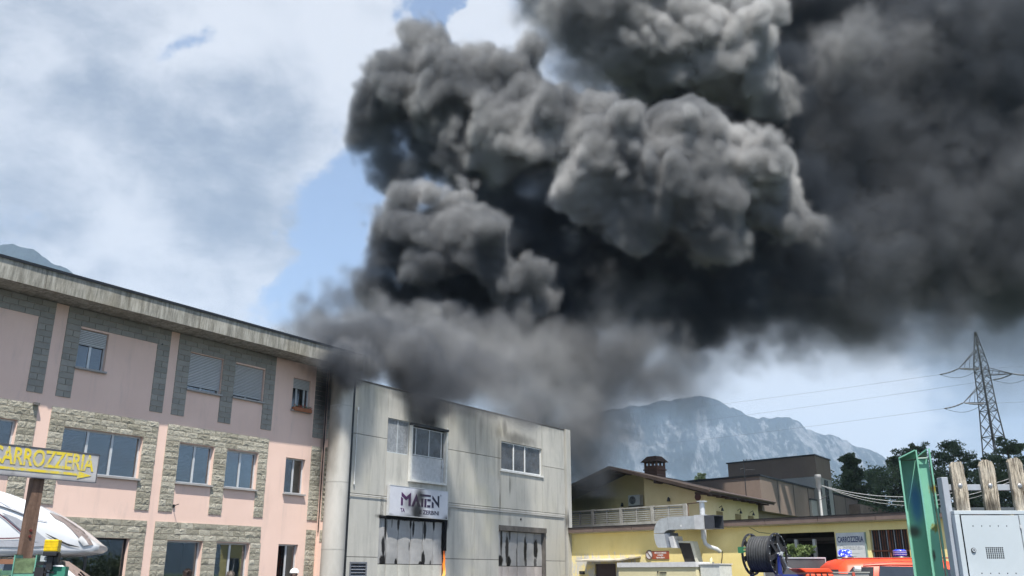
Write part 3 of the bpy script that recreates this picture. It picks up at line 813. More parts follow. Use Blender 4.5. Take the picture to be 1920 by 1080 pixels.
    bl1 = [(2.55, 3.5, .13, .75, 1), (2.45, 2.7, .2, .5, 1), (2.45, 2.1, .35, .35, 1), (2.95, 3.75, .05, .35, .9), (3.38, 3.72, .14, .35, 1), (3.3, 2.05, .16, .22, 1), (4.2, 3.72, .12, .3, 1), (4.4, 3.55, .12, .45, 1), (5.2, 3.5, .16, .5, 1),
           (5.85, 3.72, .1, .3, 1), (5.15, 2.2, .2, .45, 1), (4.98, 2.0, .25, .15, 1), (6.5, 3.3, .14, 1.2, .95), (4.3, 3.95, 3.0, .14, .95), (5.65, 2.0, .1, .2, .9), (4.15, 2.75, .07, .25, .9)]
    d1 = door('loading_door', 2.07, 6.52, 3.88, 1.98, (2.66, 3.42, 4.24, 5.06, 5.82), bl1, 'left loading door, buckled grey leaves charred black along their joints', (.48, .47, .42))
    bl2 = [(11.25, 3.2, .2, .9, .95), (11.15, 2.2, .4, .35, 1), (11.75, 2.75, .28, .9, .95), (11.9, 2.15, .35, .4, 1), (12.65, 2.3, .08, .8, .8), (13.45, 2.75, .26, .75, 1), (13.5, 2.15, .2, .35, .8), (14.45, 2.85, .30, .65, 1), (14.4, 2.1, .2, .4, .8), (12.0, 3.6, .15, .5, .8)]
    d2 = door('loading_door', 10.94, 15.1, 3.66, 1.95, (11.35, 11.95, 12.73, 13.54, 14.34), bl2, 'right loading door under its track, pinkish leaves scorched in black tongues', (.44, .40, .38))
    b = MB(); b.box(10.92, 15.3, -.10, .10, 3.68, 3.94); b.box(15.12, 15.3, -.03, .12, 0, 3.68); b.build('door_track', rough_mat('scorched_track', (.12, .11, .10), .3), base)
    b = MB(); b.box(2.02, 6.66, -.05, .02, 3.90, 3.98); b.box(6.53, 6.66, -.03, .12, 2.6, 3.9); b.build('charred_lintel', M['dark'], base)
    return base
WORKSHOP = build_workshop()

def build_flame():
    t = NT('fire'); v = t.pos(WORKSHOP); s = t.n('ShaderNodeSeparateXYZ'); t.l(v, s.inputs[0])
    f = t.math('ADD', t.smooth(s.outputs[2], 1.0, 3.0), t.math('MULTIPLY', t.math('SUBTRACT', t.noise(v, 5, 4, .6, .3, (1, 1, .4)), .5), .5))
    c = t.mix(t.smooth(f, 0, .45), (1.0, .62, .16), (1.0, .24, .02)); c = t.mix(t.smooth(f, .45, 1.0), c, (.06, .008, .002))
    t.set((.02, .01, .01), .9); t.l(c, t.p.inputs['Emission Color']); t.p.inputs['Emission Strength'].default_value = 1.0
    b = MB(); rr = random.Random(5)
    pts = []; rs = []
    for k in range(14):
        f_ = k / 13; pts.append((6.57 + math.sin(k * 1.3) * .02, .02 + .03 * math.sin(k * 2.1), .6 + 2.6 * f_)); rs.append(.075 * (1 - f_ ** 1.5) + .006)
    b.tube(pts, rs, 9)
    o = b.build('flame', t.mat); o.matrix_world = WORKSHOP.matrix_basis.copy()
    tag(o, 'thin orange flame licking up the right edge of the left loading door', 'flame')
build_flame()

def text_mesh(name, body, size, mat, parent, loc, rot=(PI / 2, 0, 0), extrude=.004, bold=0.0, xscale=1.0, shear=0., align='LEFT', width=None):
    cu = bpy.data.curves.new(name, 'FONT'); cu.body = body; cu.size = size; cu.extrude = extrude; cu.offset = bold; cu.shear = shear; cu.align_x = align
    cu.resolution_u = 3
    cu.materials.append(mat)
    tmp = bpy.data.objects.new(name, cu); me = bpy.data.meshes.new_from_object(tmp); bpy.data.objects.remove(tmp)
    o = bpy.data.objects.new(name, me); COL.objects.link(o); o.parent = parent; o.location = loc; o.rotation_euler = rot; o.scale = (xscale, 1, 1)
    if width:
        xs = [v.co.x for v in me.vertices]; o.scale.x = width / (max(xs) - min(xs))
    return o

def build_maten_sign():
    base = empty('shop_sign', (P_MAT.x, P_MAT.y, 0), FANG, 'white MATEN sign board, sooty in the middle, over the left loading door', 'sign')
    t = NT('sign_board'); v = t.pos(base)
    c = t.mix(t.smooth(t.noise(v, 1.2, 6, .6), .3, .7), (.50, .51, .56), (.60, .61, .65))
    SO = [(4.25, 4.2, .85, 1.2, 1), (4.45, 4.9, .6, .75, .95), (3.75, 4.6, .7, .7, .6), (4.2, 3.9, 1.5, .5, .95), (6.5, 3.95, .5, .35, .9), (2.45, 3.95, .5, .2, .7)]
    c = t.soot(c, v, SO, namp=.22); bm_ = t.set(c, .35, 0, .4)
    b = MB(); b.box(2.44, 6.47, -.20, -.06, 4.02, 5.27); b.build('board', bm_, base, bevel=.01)
    b = MB()
    for r in ((2.42, 6.49, -.21, -.05, 3.995, 4.018), (2.42, 6.49, -.21, -.05, 5.272, 5.295), (2.415, 2.438, -.21, -.05, 4.0, 5.29), (6.472, 6.495, -.21, -.05, 4.0, 5.29)): b.box(*r)
    b.build('board_frame', M['alu'], base)
    t = NT('purple_letters'); v = t.pos(base)
    sp = t.n('ShaderNodeSeparateXYZ'); t.l(v, sp.inputs[0])
    c = t.mix(t.smooth(sp.outputs[0], 3.6, 5.9), (.075, .02, .09), (.012, .018, .04)); c = t.soot(c, v, SO, namp=.22); pm = t.set(c, .4)
    # stencil letters drawn in board units: x along, z up, from the photograph's proportions
    def X(px): return 2.44 + (px - 135) / (1605 - 135) * 4.03
    def Z(px, py):                       # the board's edges slope in the photo: top 130..300, bottom 890..1005
        f = (px - 135) / 1470; top = 130 + 170 * f; bot = 888 + 117 * f
        return 5.27 - (py - top) / (bot - top) * 1.25
    def poly(*pp):
        return [(X(a), Z(a, b_)) for a, b_ in pp]
    L_ = [
        [poly((410, 300), (525, 425), (640, 315), (640, 400), (525, 510), (410, 395))], [poly((400, 425), (447, 470), (447, 645), (400, 640))], [poly((585, 455), (640, 400), (640, 665), (585, 655))],
        [poly((775, 350), (890, 690), (830, 690), (775, 520), (715, 680), (655, 670))],
        [poly((865, 350), (1145, 385), (1145, 430), (865, 408))], [poly((905, 470), (957, 470), (957, 690), (905, 685))], [poly((985, 478), (1037, 482), (1037, 700), (985, 693))],
        [poly((1058, 482), (1145, 490), (1145, 548), (1058, 540))], [poly((1058, 640), (1140, 648), (1140, 705), (1058, 700))],
        [poly((1190, 395), (1330, 590), (1330, 405), (1372, 410), (1372, 720), (1190, 480))], [poly((1175, 545), (1225, 590), (1225, 715), (1175, 712))]]
    names = ['letter_M', 'letter_M', 'letter_M', 'letter_A', 'letter_T', 'letter_T', 'letter_E', 'letter_E', 'letter_E', 'letter_N', 'letter_N']
    for pp, nm in zip(L_, names):
        b = MB()
        for q in pp: b.prism(q, -.212, -.199, 'y')
        me_o = b.build('letter', pm, base)
    dk = pm
    text_mesh('lettering', 'TA', .24, dk, base, (X(395), -.205, Z(400, 812)), bold=.004, width=X(500) - X(395))
    text_mesh('lettering', 'E ZERBINI', .25, dk, base, (X(865), -.205, Z(862, 862)), bold=.004, width=X(1365) - X(865))
    text_mesh('lettering', '®', .12, plain('grey_print', (.3, .3, .33)), base, (X(1395), -.205, Z(1395, 420)))
build_maten_sign()

# ------------------------------------------------------------------ yellow body shop to the right
YD = Vector((0.691407, -0.722465, 0)); YN = Vector((-0.722465, -0.691407, 0))       # along (to the right) and outwards
YANG = math.atan2(YD.y, YD.x)
P_YEL = Vector((3.52234, 51.94716, 0))

def build_body_shop():
    base = empty('body_shop', (P_YEL.x, P_YEL.y, 0), YANG, 'low yellow body shop with a brown roof edge running to the right of the workshop', 'building')
    t = NT('yellow_render'); v = t.pos(base)
    c = t.mix(t.smooth(t.noise(v, .5, 6, .6, .4), .3, .7), (.83, .68, .28), (.90, .76, .36))
    c = t.mix(t.math('MULTIPLY', t.smooth(t.noise(v, 3, 8, .7, .3, (1, 1, .2)), .5, .8), .3), c, (.50, .42, .17))
    # peeling pale patches low on the left
    sp = t.n('ShaderNodeSeparateXYZ'); t.l(v, sp.inputs[0])
    band = t.math('MULTIPLY', t.smooth(sp.outputs[2], 3.0, 2.75), t.smooth(sp.outputs[0], 5.2, 4.4))
    pk = t.math('MULTIPLY', t.smooth(t.math('ADD', t.noise(v, 2.6, 9, .7, .2, (1, 1, .45)), t.smooth(sp.outputs[2], 3.0, 2.3, -.10, .06)), .5, .62), band)
    c = t.mix(pk, c, (.62, .60, .55))
    t.bump(t.noise(v, 50, 5, .65), .25, .005); yel = t.set(c, .9, 0, .2)
    ops = [(12.58, 15.66, 1.0, 3.37), (17.26, 18.9, 1.0, 3.38), (1.5, 3.0, 0, 2.1), (21.2, 22.3, .9, 2.6)]
    b = MB(); x = -.7; top = 3.72
    for (a, c_, z0, z1) in sorted(ops):
        b.box(x, a, 0, .3, 0, top)
        if z0 > .05: b.box(a, c_, 0, .3, 0, z0)
        b.box(a, c_, 0, .3, z1, top); x = c_
    b.box(x, 22.9, 0, .3, 0, top); b.box(22.6, 22.9, .3, 9.0, 0, top); b.box(-.7, -.4, .3, 9.0, 0, top); b.box(-.39, 10.39, 8.7, 9.0, 0, top)
    b.build('wall', yel, base)
    fm = rough_mat('brown_roof_edge', (.17, .125, .105), .15, 2, 20, .6)
    for k in range(9):
        a = -.85 + k * 2.66; b = MB(); b.box(a + .01, a + 2.65, -.36, -.28, 3.77, 4.02); b.build('fascia', fm, base)
    b = MB(); b.box(-.85, 23.09, -.275, .1, 3.73, 3.80); b.build('soffit', plain('cream_soffit', (.62, .56, .32), .7), base)
    b = MB(); b.box(-.85, 23.09, -.39, -.27, 4.025, 4.06); b.build('gutter_edge', M['black_metal'], base)
    b = MB(); b.box(-.85, 23.09, -.27, 9.2, 3.82, 4.0); b.build('roof', rough_mat('grey_roof_deck', (.16, .155, .15), .2, 1, 10), base)
    # open bay with two posts
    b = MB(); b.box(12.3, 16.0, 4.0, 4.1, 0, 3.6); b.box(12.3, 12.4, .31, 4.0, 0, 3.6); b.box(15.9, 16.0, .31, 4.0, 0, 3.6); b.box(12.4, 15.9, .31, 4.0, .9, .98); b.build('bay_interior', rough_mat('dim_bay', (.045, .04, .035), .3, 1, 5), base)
    b = MB(); b.box(12.4, 15.9, 1.5, 1.6, 3.05, 3.2); b.box(12.4, 15.9, 2.6, 2.7, 2.95, 3.05); b.build('bay_beams', rough_mat('dim_beam', (.11, .10, .09)), base)
    b = MB(); b.box(12.6, 13.6, .9, .96, 1.0, 2.45); b.build('bay_partition', plain('grey_partition', (.20, .20, .20)), base)
    for x in (13.62, 14.52):
        b = MB(); b.box(x, x + .13, .08, .22, 1.0, 3.08); b.build('bay_post', plain('pale_post', (.45, .44, .42)) if x < 14 else bpy.data.materials['pale_post'], base)
    # grilled window
    g = MB(); g.box(17.26, 18.9, .22, .26, 1.0, 3.38); gw = g.build('window', rough_mat('dark_curtain', (.05, .04, .035), .3, 3, 10, .8, .2, stretch=(6, 6, .3)), base)
    rust = rough_mat('rusty_bar', (.22, .075, .035), .3, 6, 30, .7)
    for r in ((18.04, 18.10, .04, .08, 1.0, 3.38), (17.26, 18.9, .04, .08, 2.48, 2.54), (17.26, 18.9, .04, .08, 2.12, 2.17)):
        q = MB(); q.box(*r); q.build('grille_bar', rust, gw)
    for k in range(15):
        q = MB(); x = 17.32 + k * .108; q.tube([(x, .10, 1.0), (x, .10, 3.38)], .012, 6); q.build('grille_rod', bpy.data.materials['rusty_bar'] if k % 3 else M['galv'], gw)
    # door with a wooden look, canopy and lamp
    b = MB(); b.box(1.5, 3.0, .12, .18, 0, 2.1); d = b.build('door', plain('dark_brown_door', (.055, .03, .028), .5), base)
    q = MB(); q.tube([(2.85, .05, 1.0), (2.85, .12, 1.0)], .03, 8); q.build('handle', M['alu'], d)
    b = MB(); n = 6
    for k in range(n):
        x0 = 1.0 + k * (3.75 / n); x1 = x0 + 3.75 / n - .015
        s_ = .10 if k == n - 1 else 0
        b.hexa([(x0, -1.0, 2.21), (x1, -1.0, 2.21 + s_), (x1, 0, 2.30 + s_), (x0, 0, 2.30)], [(x0, -1.0, 2.28), (x1, -1.0, 2.28 + s_), (x1, 0, 2.37 + s_), (x0, 0, 2.37)])
    b.build('canopy', rough_mat('weathered_canopy', (.46, .42, .34), .3, 2, 14), base)
    b = MB(); b.box(.45, .75, -.12, 0, 1.55, 1.72); b.build('mailbox', M['black'], base)
    # pipe on the wall
    w = window_unit(base, 21.2, 22.3, .9, 2.6, .15, (21.8,), frame='white')
    b = MB(); b.tube([(11.4, -.02, 3.7), (11.9, -.02, 3.45), (12.5, -.02, 3.38)], .01, 5); b.build('loose_cable', M['black'], base)
    return base
SHOP = build_body_shop()

def shop_local(x, y, z):
    p = P_YEL + YD * x - YN * y; return Vector((p.x, p.y, z))

def placed(name, label, cat, x, y, z=0, group=None):
    p = shop_local(x, y, z); return empty(name, p, YANG, label, cat, group)

def build_shop_things():
    # white sign panel
    b0 = placed('wall_sign', 'white CARROZZERIA panel with faded second line on the yellow wall', 'sign', 0, 0)
    b = MB(); b.box(15.74, 17.05, -.06, -.005, 1.5, 3.30); b.build('panel', rough_mat('weathered_white_panel', (.62, .63, .61), .08, 2, 12, .5), b0)
    b = MB(); b.box(17.055, 17.10, -.09, -.004, 1.5, 3.30); b.build('panel_edge', plain('green_edge', (.22, .30, .26)), b0)
    text_mesh('lettering', 'CARROZZERIA', .34, plain('navy_letters', (.01, .03, .11)), b0, (15.80, -.065, 2.90), bold=.006, width=1.18)
    text_mesh('lettering', 'Castelanelli', .30, plain('faded_letters', (.45, .46, .45)), b0, (15.84, -.065, 2.60), bold=.0, width=1.1, shear=.25)
    for z, w in ((2.42, .7), (2.30, .55)):
        q = MB(); q.box(16.05, 16.05 + w, -.064, -.060, z, z + .02); q.build('faded_line', bpy.data.materials['faded_letters'], b0)
    # prohibition sign
    b0 = placed('warning_sign', 'small round prohibition sign beside a red board under the duct', 'sign', 0, 0)
    b = MB(); b.box(5.50, 6.58, -.03, -.005, 2.30, 2.70); b.build('board', plain('red_brown_board', (.36, .085, .04)), b0)
    b = MB(); b.tube([(5.32, -.015, 2.52), (5.32, -.035, 2.52)], .22, 24, smooth=False); b.build('disc', plain('sign_white', (.66, .64, .64)), b0)
    b = MB(); b.disc_ring((5.32, 0, 2.52), .19, .24, -.045, -.01, 28); b.prism([(5.16, 2.66), (5.20, 2.70), (5.48, 2.38), (5.44, 2.34)], -.045, -.036, 'y'); b.build('ring', plain('grey_red_ring', (.16, .10, .09)), b0)
    for k, tx in enumerate(('VIETATO FUMARE', 'E USARE', 'fiamme libere')):
        text_mesh('lettering', tx, .115, bpy.data.materials['sign_white'], b0, (6.04, -.032, 2.57 - k * .115), bold=.004, xscale=.82, align='CENTER')
    # duct: elbow, straight run, open mouth
    b0 = placed('air_duct', 'galvanised square air duct with a wide elbow in front of the yellow wall', 'duct', 0, 0)
    gm = M['galv']
    yc0, yc1 = -1.9, -1.1
    b = MB(); b.box(8.02, 9.57, yc0, yc1, 3.64, 4.24); b.build('straight_run', gm, b0)
    br_ = rough_mat('bright_galvanised', (.62, .63, .64), .1, 4, 20, .4, .05, 50, .5, .3)
    b = MB(); b.box(9.58, 10.13, yc0 - .03, yc1 + .03, 3.61, 4.27); b.build('flange_section', br_, b0)
    b = MB(); x0, x1 = 10.14, 10.68
    for r in ((x0, x1, yc0, yc0 + .03, 3.61, 4.23), (x0, x1, yc1 - .03, yc1, 3.61, 4.23), (x0, x1, yc0 + .03, yc1 - .03, 4.20, 4.23), (x0, x1, yc0 + .03, yc1 - .03, 3.61, 3.64)): b.box(*r)
    b.build('mouth', plain('dark_duct_mouth', (.05, .055, .065), .6), b0)
    # the elbow sweeps from the run down to the lower throat: two segments meeting at a seam
    cx, cz = 8.0, 3.50
    up = [(8.0, 4.24)] + [(cx - .16 - .72 * math.sin(k / 9 * PI / 2), cz + .72 * math.cos(k / 9 * PI / 2)) for k in range(10)] + [(7.74, cz), (7.86, 3.60), (8.0, 3.64)]
    b = MB(); b.prism(up, yc0, yc1, 'y'); b.build('upper_elbow', gm, b0)
    lo = [(7.12, 3.47), (7.74, 3.47), (7.86, 2.80), (7.34, 2.81), (7.22, 2.95), (7.14, 3.2)]
    b = MB(); b.prism(lo, yc0, yc1, 'y'); b.build('lower_elbow', gm, b0)
    b = MB(); b.hexa([(7.87, yc0 + .02, 2.81), (8.12, yc0 + .1, 2.81), (8.12, yc1, 2.81), (7.87, yc1, 2.81)], [(7.755, yc0 + .02, 3.46), (8.0, yc0 + .1, 3.50), (8.0, yc1, 3.50), (7.755, yc1, 3.46)])
    b.build('throat', plain('dark_galvanised', (.20, .22, .25), .5, .3), b0)
    b = MB(); b.hexa([(8.13, yc0 + .0, 2.78), (8.34, yc0 + .0, 2.78), (8.34, yc1, 2.78), (8.13, yc1, 2.78)], [(8.01, yc0 + .0, 3.30), (8.24, yc0 + .0, 3.34), (8.24, yc1, 3.34), (8.01, yc1, 3.30)]); b.build('collar', br_, b0)
    b = MB(); b.tube([(8.78, yc0 - .006, 3.80), (8.78, yc0, 3.80)], .05, 12); b.build('rivet_cap', M['white'], b0)
    b0 = placed('filter_panel', 'dark sloping filter panel in a pale frame beside the duct', 'filter', 0, 0)
    b = MB(); b.hexa([(8.62, -1.5, 2.05), (9.26, -1.5, 2.05), (9.26, -1.25, 2.05), (8.62, -1.25, 2.05)], [(8.28, -1.5, 3.02), (8.98, -1.5, 2.99), (8.98, -1.25, 2.99), (8.28, -1.25, 3.02)]); b.build('filter', rough_mat('dark_filter', (.025, .022, .02)), b0)
    b = MB(); b.hexa([(9.27, -1.55, 2.05), (9.42, -1.55, 2.05), (9.42, -1.15, 2.05), (9.27, -1.15, 2.05)], [(8.99, -1.55, 3.08), (9.16, -1.55, 3.08), (9.16, -1.15, 3.08), (8.99, -1.15, 3.08)])
    b.hexa([(8.22, -1.55, 3.03), (8.98, -1.55, 3.0), (8.98, -1.15, 3.0), (8.22, -1.15, 3.03)], [(8.20, -1.55, 3.12), (8.98, -1.55, 3.09), (8.98, -1.15, 3.09), (8.20, -1.15, 3.12)]); b.build('frame', plain('aged_frame', (.45, .44, .36)), b0)
    b0 = placed('flue_pipe', 'thin steel flue with a flat cap rising past the duct mouth', 'pipe', 0, 0)
    b = MB(); b.tube([(9.31, -.8, 3.2), (9.31, -.8, 4.95)], .13, 14); b.tube([(9.31, -.8, 3.2), (9.36, -.78, 2.98), (9.50, -.7, 2.84), (9.80, -.5, 2.72), (9.84, -.3, 2.6)], .10, 10); b.build('pipe', br_, b0)
    b = MB(); b.tube([(9.31, -.8, 4.96), (9.31, -.8, 5.0)], .27, 18); b.build('cap', M['galv'], b0)
    b = MB(); b.tube([(8.34, -.6, 4.06), (8.34, -.6, 4.88), (8.30, -.6, 4.93), (9.15, -.78, 4.95)], .03, 6); b.build('bracket', rough_mat('rust_bracket', (.12, .075, .05)), b0)
    b = MB(); b.tube([(9.84, -.1, 2.62), (9.80, -.1, 2.3), (9.72, -.1, 2.0)], .02, 6); b.build('drain', M['black'], b0)
    b0 = placed('spray_booth', 'cream painted cabin with a pale top rail under the duct', 'cabin', 0, 0)
    b = MB(); b.box(5.34, 9.98, -2.6, -1.2, 0, 1.88); b.build('body', rough_mat('cream_paint', (.66, .60, .38), .06, 1, 10, .5), b0)
    b = MB(); b.box(5.30, 10.03, -2.66, -1.14, 1.885, 2.11); b.build('top_rail', plain('pale_rail', (.60, .60, .60), .4), b0)
    b = MB(); b.box(7.9, 8.3, -2.64, -2.605, 1.62, 1.66); b.tube([(7.8, -2.63, 1.60), (7.8, -2.63, 1.70)], .03, 6); b.build('latch', M['black'], b0)
    b0 = placed('white_cabinet', 'smaller white cabinet to the right of the cream cabin', 'cabinet', 0, 0)
    b = MB(); b.box(10.08, 11.15, -2.4, -1.4, 0, 1.98); b.build('body', plain('off_white_cabinet', (.60, .61, .57), .5), b0, bevel=.02)
    b = MB(); b.box(10.05, 11.18, -2.44, -1.36, 1.985, 2.03); b.build('lid', bpy.data.materials['pale_rail'], b0)
    b = MB(); b.tube([(10.35, -1.9, 2.035), (10.38, -1.9, 2.20), (10.42, -1.9, 2.32)], [.05, .08, .01], 8); b.build('funnel', plain('cream_funnel', (.65, .62, .40)), b0)
build_shop_things()

def build_house():
    off = 7.0
    base = placed('house', 'yellow house with a brown gabled roof and brick chimney behind the terrace', 'house', 0, off)
    t = NT('cream_yellow_render'); v = t.pos(base)
    c = t.mix(t.smooth(t.noise(v, .6, 6, .6, .3), .3, .7), (.66, .54, .29), (.74, .61, .36))
    c = t.soot(c, v, [(-6.5, 6.3, 4.2, 2.2, .8)], (.05, .05, .05), namp=.25); wall = t.set(c, .9, 0, .2)
    # own axes: x along the front, y inwards. The side wall leaves along the street direction FD
    ca, sa = math.cos(FANG - YANG), math.sin(FANG - YANG)
    def dirFD(l): return (l * ca, l * sa)
    C = (4.1, 0.0); far = dirFD(9.3)
    def quad(b, p, q, z0, z1p, z1q, th=.25):
        d = Vector((q[0] - p[0], q[1] - p[1])).normalized(); n = Vector((-d.y, d.x)) * th
        b.hexa([(p[0], p[1], z0), (q[0], q[1], z0), (q[0] + n.x, q[1] + n.y, z0), (p[0] + n.x, p[1] + n.y, z0)],
               [(p[0], p[1], z1p), (q[0], q[1], z1q), (q[0] + n.x, q[1] + n.y, z1q), (p[0] + n.x, p[1] + n.y, z1p)])
    b = MB()
    quad(b, (-.30, 0), C, 0, 7.35, 6.15)               # proud right half of the gable
    quad(b, (-2.5, 1.4), (-.31, 1.4), 0, 7.95, 7.35); quad(b, (-8.5, 1.4), (-2.5, 1.4), 0, 6.3, 7.95)
    quad(b, (-.30, 1.39), (-.30, 0.02), 0, 7.35, 7.35, .2)
    quad(b, C, (C[0] + far[0], C[1] + far[1]), 0, 6.15, 6.15, .25)
    b.build('wall', wall, base)
    # roof: ridge and eaves both run along FD
    rm = rough_mat('dark_brown_roof', (.055, .040, .033), .25, 2, 12, .8)
    ri = (-2.5, 8.22); ov = -1.0
    def P(x, z, l): d = dirFD(l); return (x + d[0], d[1], z)
    b = MB(); E = (5.0, 6.22); Wt = (-9.6, 6.25)
    a0 = -1.0
    for (e, r_) in ((E, ri), (Wt, ri)):
        q = [P(e[0], e[1], a0), P(r_[0], r_[1], a0), P(r_[0], r_[1], 10.3), P(e[0], e[1], 10.3)]
        lo = [(x, y, z - .20) for x, y, z in q]
        b.hexa(lo, q)
    b.build('roof', rm, base)
    b = MB(); q0 = P(E[0] + .05, E[1] - .02, a0); q1 = P(E[0] + .05, E[1] - .02, 10.3); b.tube([q0, q1], .08, 8); b.build('gutter', plain('brown_gutter', (.10, .07, .06), .5), base)
    wood = rough_mat('dark_rafter', (.07, .045, .035), .3, 4, 20)
    for k in range(8):
        l = -.8 + k * 1.4; d = dirFD(l); s = MB(); s.hexa([(C[0] - .2 + d[0], d[1], 6.05), (5.0 + d[0], d[1], 5.92), (5.0 + d[0], d[1] + .14, 5.92), (C[0] - .2 + d[0], d[1] + .14, 6.05)], [(C[0] - .2 + d[0], d[1], 6.20), (5.0 + d[0], d[1], 6.02), (5.0 + d[0], d[1] + .14, 6.02), (C[0] - .2 + d[0], d[1] + .14, 6.20)]); s.build('rafter', wood, base)
    for x, z in ((-2.55, 7.80), (.9, 6.9), (-5.6, 6.95)):
        s = MB(); d = dirFD(-.8); s.hexa([(x + d[0], d[1], z), (x + .2 + d[0], d[1], z), (x + .2, 1.4, z), (x, 1.4, z)], [(x + d[0], d[1], z + .22), (x + .2 + d[0], d[1], z + .22), (x + .2, 1.4, z + .22), (x, 1.4, z + .22)]); s.build('purlin_end', wood, base)
    # brick chimney
    br = NT('chimney_brick'); v = br.pos(base)
    bt = br.n('ShaderNodeTexBrick'); bt.inputs['Scale'].default_value = 4.2; bt.inputs['Color1'].default_value = (.15, .075, .05, 1); bt.inputs['Color2'].default_value = (.10, .05, .035, 1); bt.inputs['Mortar'].default_value = (.17, .14, .12, 1); bt.inputs['Mortar Size'].default_value = .012
    mp = br.n('ShaderNodeMapping'); mp.inputs['Rotation'].default_value = (PI / 2, 0, .3); br.l(v, mp.inputs[0]); br.l(mp.outputs[0], bt.inputs[0]); bmat = br.set(bt.outputs[0], .9, 0, .2)
    s = MB(); cx0, cx1, cy0, cy1 = -3.78, -2.70, 4.6, 5.6
    s.box(cx0, cx1, cy0, cy1, 7.0, 8.75); ch = s.build('chimney', bmat, base)
    s = MB(); s.box(cx0 - .06, cx1 + .06, cy0 - .06, cy1 + .06, 8.45, 8.53)
    for k in range(4):
        for (yy0, yy1) in ((cy0, cy0 + .12), (cy1 - .12, cy1)): s.box(cx0 + k * .32, cx0 + k * .32 + .12, yy0, yy1, 8.75, 9.02)
    s.build('chimney_piers', bmat, ch)
    s = MB(); s.hexa([(cx0 - .18, cy0 - .18, 9.02), (cx1 + .18, cy0 - .18, 9.02), (cx1 + .18, cy1 + .18, 9.02), (cx0 - .18, cy1 + .18, 9.02)], [(cx0 + .15, cy0 + .15, 9.42), (cx1 - .15, cy0 + .15, 9.42), (cx1 - .15, cy1 - .15, 9.42), (cx0 + .15, cy1 - .15, 9.42)])
    s.build('chimney_cap', rough_mat('dark_tile_cap', (.09, .055, .04), .3, 5, 20), ch)
    # side windows with closed shutters and small lamps over them
    shm = rough_mat('ochre_shutter', (.26, .19, .08), .15, 3, 20)
    for k, l in enumerate((1.9, 5.0, 7.3)):
        d0, d1 = dirFD(l), dirFD(l + 1.0)
        s = MB(); quad(s, (C[0] + d0[0] + .03 * sa, C[1] + d0[1] - .03), (C[0] + d1[0] + .03 * sa, C[1] + d1[1] - .03), 4.0, 5.22, 5.22, .04); w = s.build('window_shutter', shm, base)
        dl_ = dirFD(l + .5); s = MB(); x, y = C[0] + dl_[0], C[1] + dl_[1]
        s.tube([(x, y, 5.45), (x + .25, y - .1, 5.55), (x + .28, y - .1, 5.40)], .02, 6); s.tube([(x + .28, y - .1, 5.42), (x + .28, y - .1, 5.24)], [.04, .10], 10); s.build('wall_lamp', M['black_metal'], base)
    for x, y in ((1.7, -.05), (-3.1, 1.33)):
        s = MB(); s.tube([(x, y, 5.95), (x, y - .15, 6.05)], .02, 6); s.tube([(x, y - .15, 6.05), (x, y - .15, 5.80)], [.05, .12], 10); s.build('wall_lamp', M['black_metal'], base)
    # lantern-like medallion on the corner under the eaves
    s = MB(); s.tube([(3.75, -.06, 5.95), (3.75, 0, 5.95)], .22, 16); s.build('roof_vent', plain('dark_red_vent', (.10, .035, .03)), base)
    # air conditioner
    ac = placed('air_conditioner', 'white air conditioner unit on the shaded wall beside the terrace corner', 'air conditioner', 0, off)
    s = MB(); s.box(-2.42, -1.45, .98, 1.34, 5.80, 6.47); s.build('casing', plain('ac_white', (.58, .58, .58), .5), ac, bevel=.02)
    s = MB(); s.disc_ring((-2.05, 0, 6.14), .02, .26, .955, .979, 26); s.build('fan_grille', M['black'], ac)
    for k in range(5):
        s = MB(); s.disc_ring((-2.05, 0, 6.14), .05 + .05 * k, .056 + .05 * k, .945, .954, 22); s.build('grille_ring', M['galv'], ac)
    s = MB(); s.box(-2.4, -1.45, .95, 1.38, 5.68, 5.76); s.build('bracket', M['black_metal'], ac)
build_house()

def build_balustrade():
    base = placed('terrace_balustrade', 'pale precast concrete balustrade of thin horizontal bars along the roof terrace', 'balustrade', 0, 4.0)
    t = NT('sooty_precast'); v = t.pos(base)
    c = t.mix(t.smooth(t.noise(v, 2, 7, .65, .3), .3, .7), (.26, .255, .23), (.38, .37, .34))
    c = t.mix(t.math('MULTIPLY', t.smooth(t.noise(v, 6, 8, .7, .3, (1, 1, .4)), .5, .7), .5), c, (.20, .18, .15))
    c = t.soot(c, v, [(-4.0, 4.9, 6.5, 2.6, .85)], (.06, .06, .065), namp=.3); m = t.set(c, .9, 0, .2)
    xs = [-4.2, -2.0, .25, 2.6, 4.9]
    for k, x in enumerate(xs):
        b = MB(); b.box(x - .10, x + .10, -.09, .09, 4.05, 5.36); b.build('post', m, base)
    for k in range(len(xs) - 1):
        a, c_ = xs[k] + .10, xs[k + 1] - .10
        b = MB(); b.box(a, c_, -.08, .08, 5.26, 5.34); b.build('top_rail', m, base)
        b = MB(); b.box(a, c_, -.07, .07, 4.05, 4.50); b.build('kick_panel', m, base)
        for j in range(6):
            z = 4.56 + j * .118; b = MB(); b.box(a, c_, -.045, .045, z, z + .062); b.build('bar', m, base)
        b = MB(); b.box((a + c_) / 2 - .04, (a + c_) / 2 + .04, -.05, .05, 4.50, 5.26); b.build('stile', m, base)
build_balustrade()

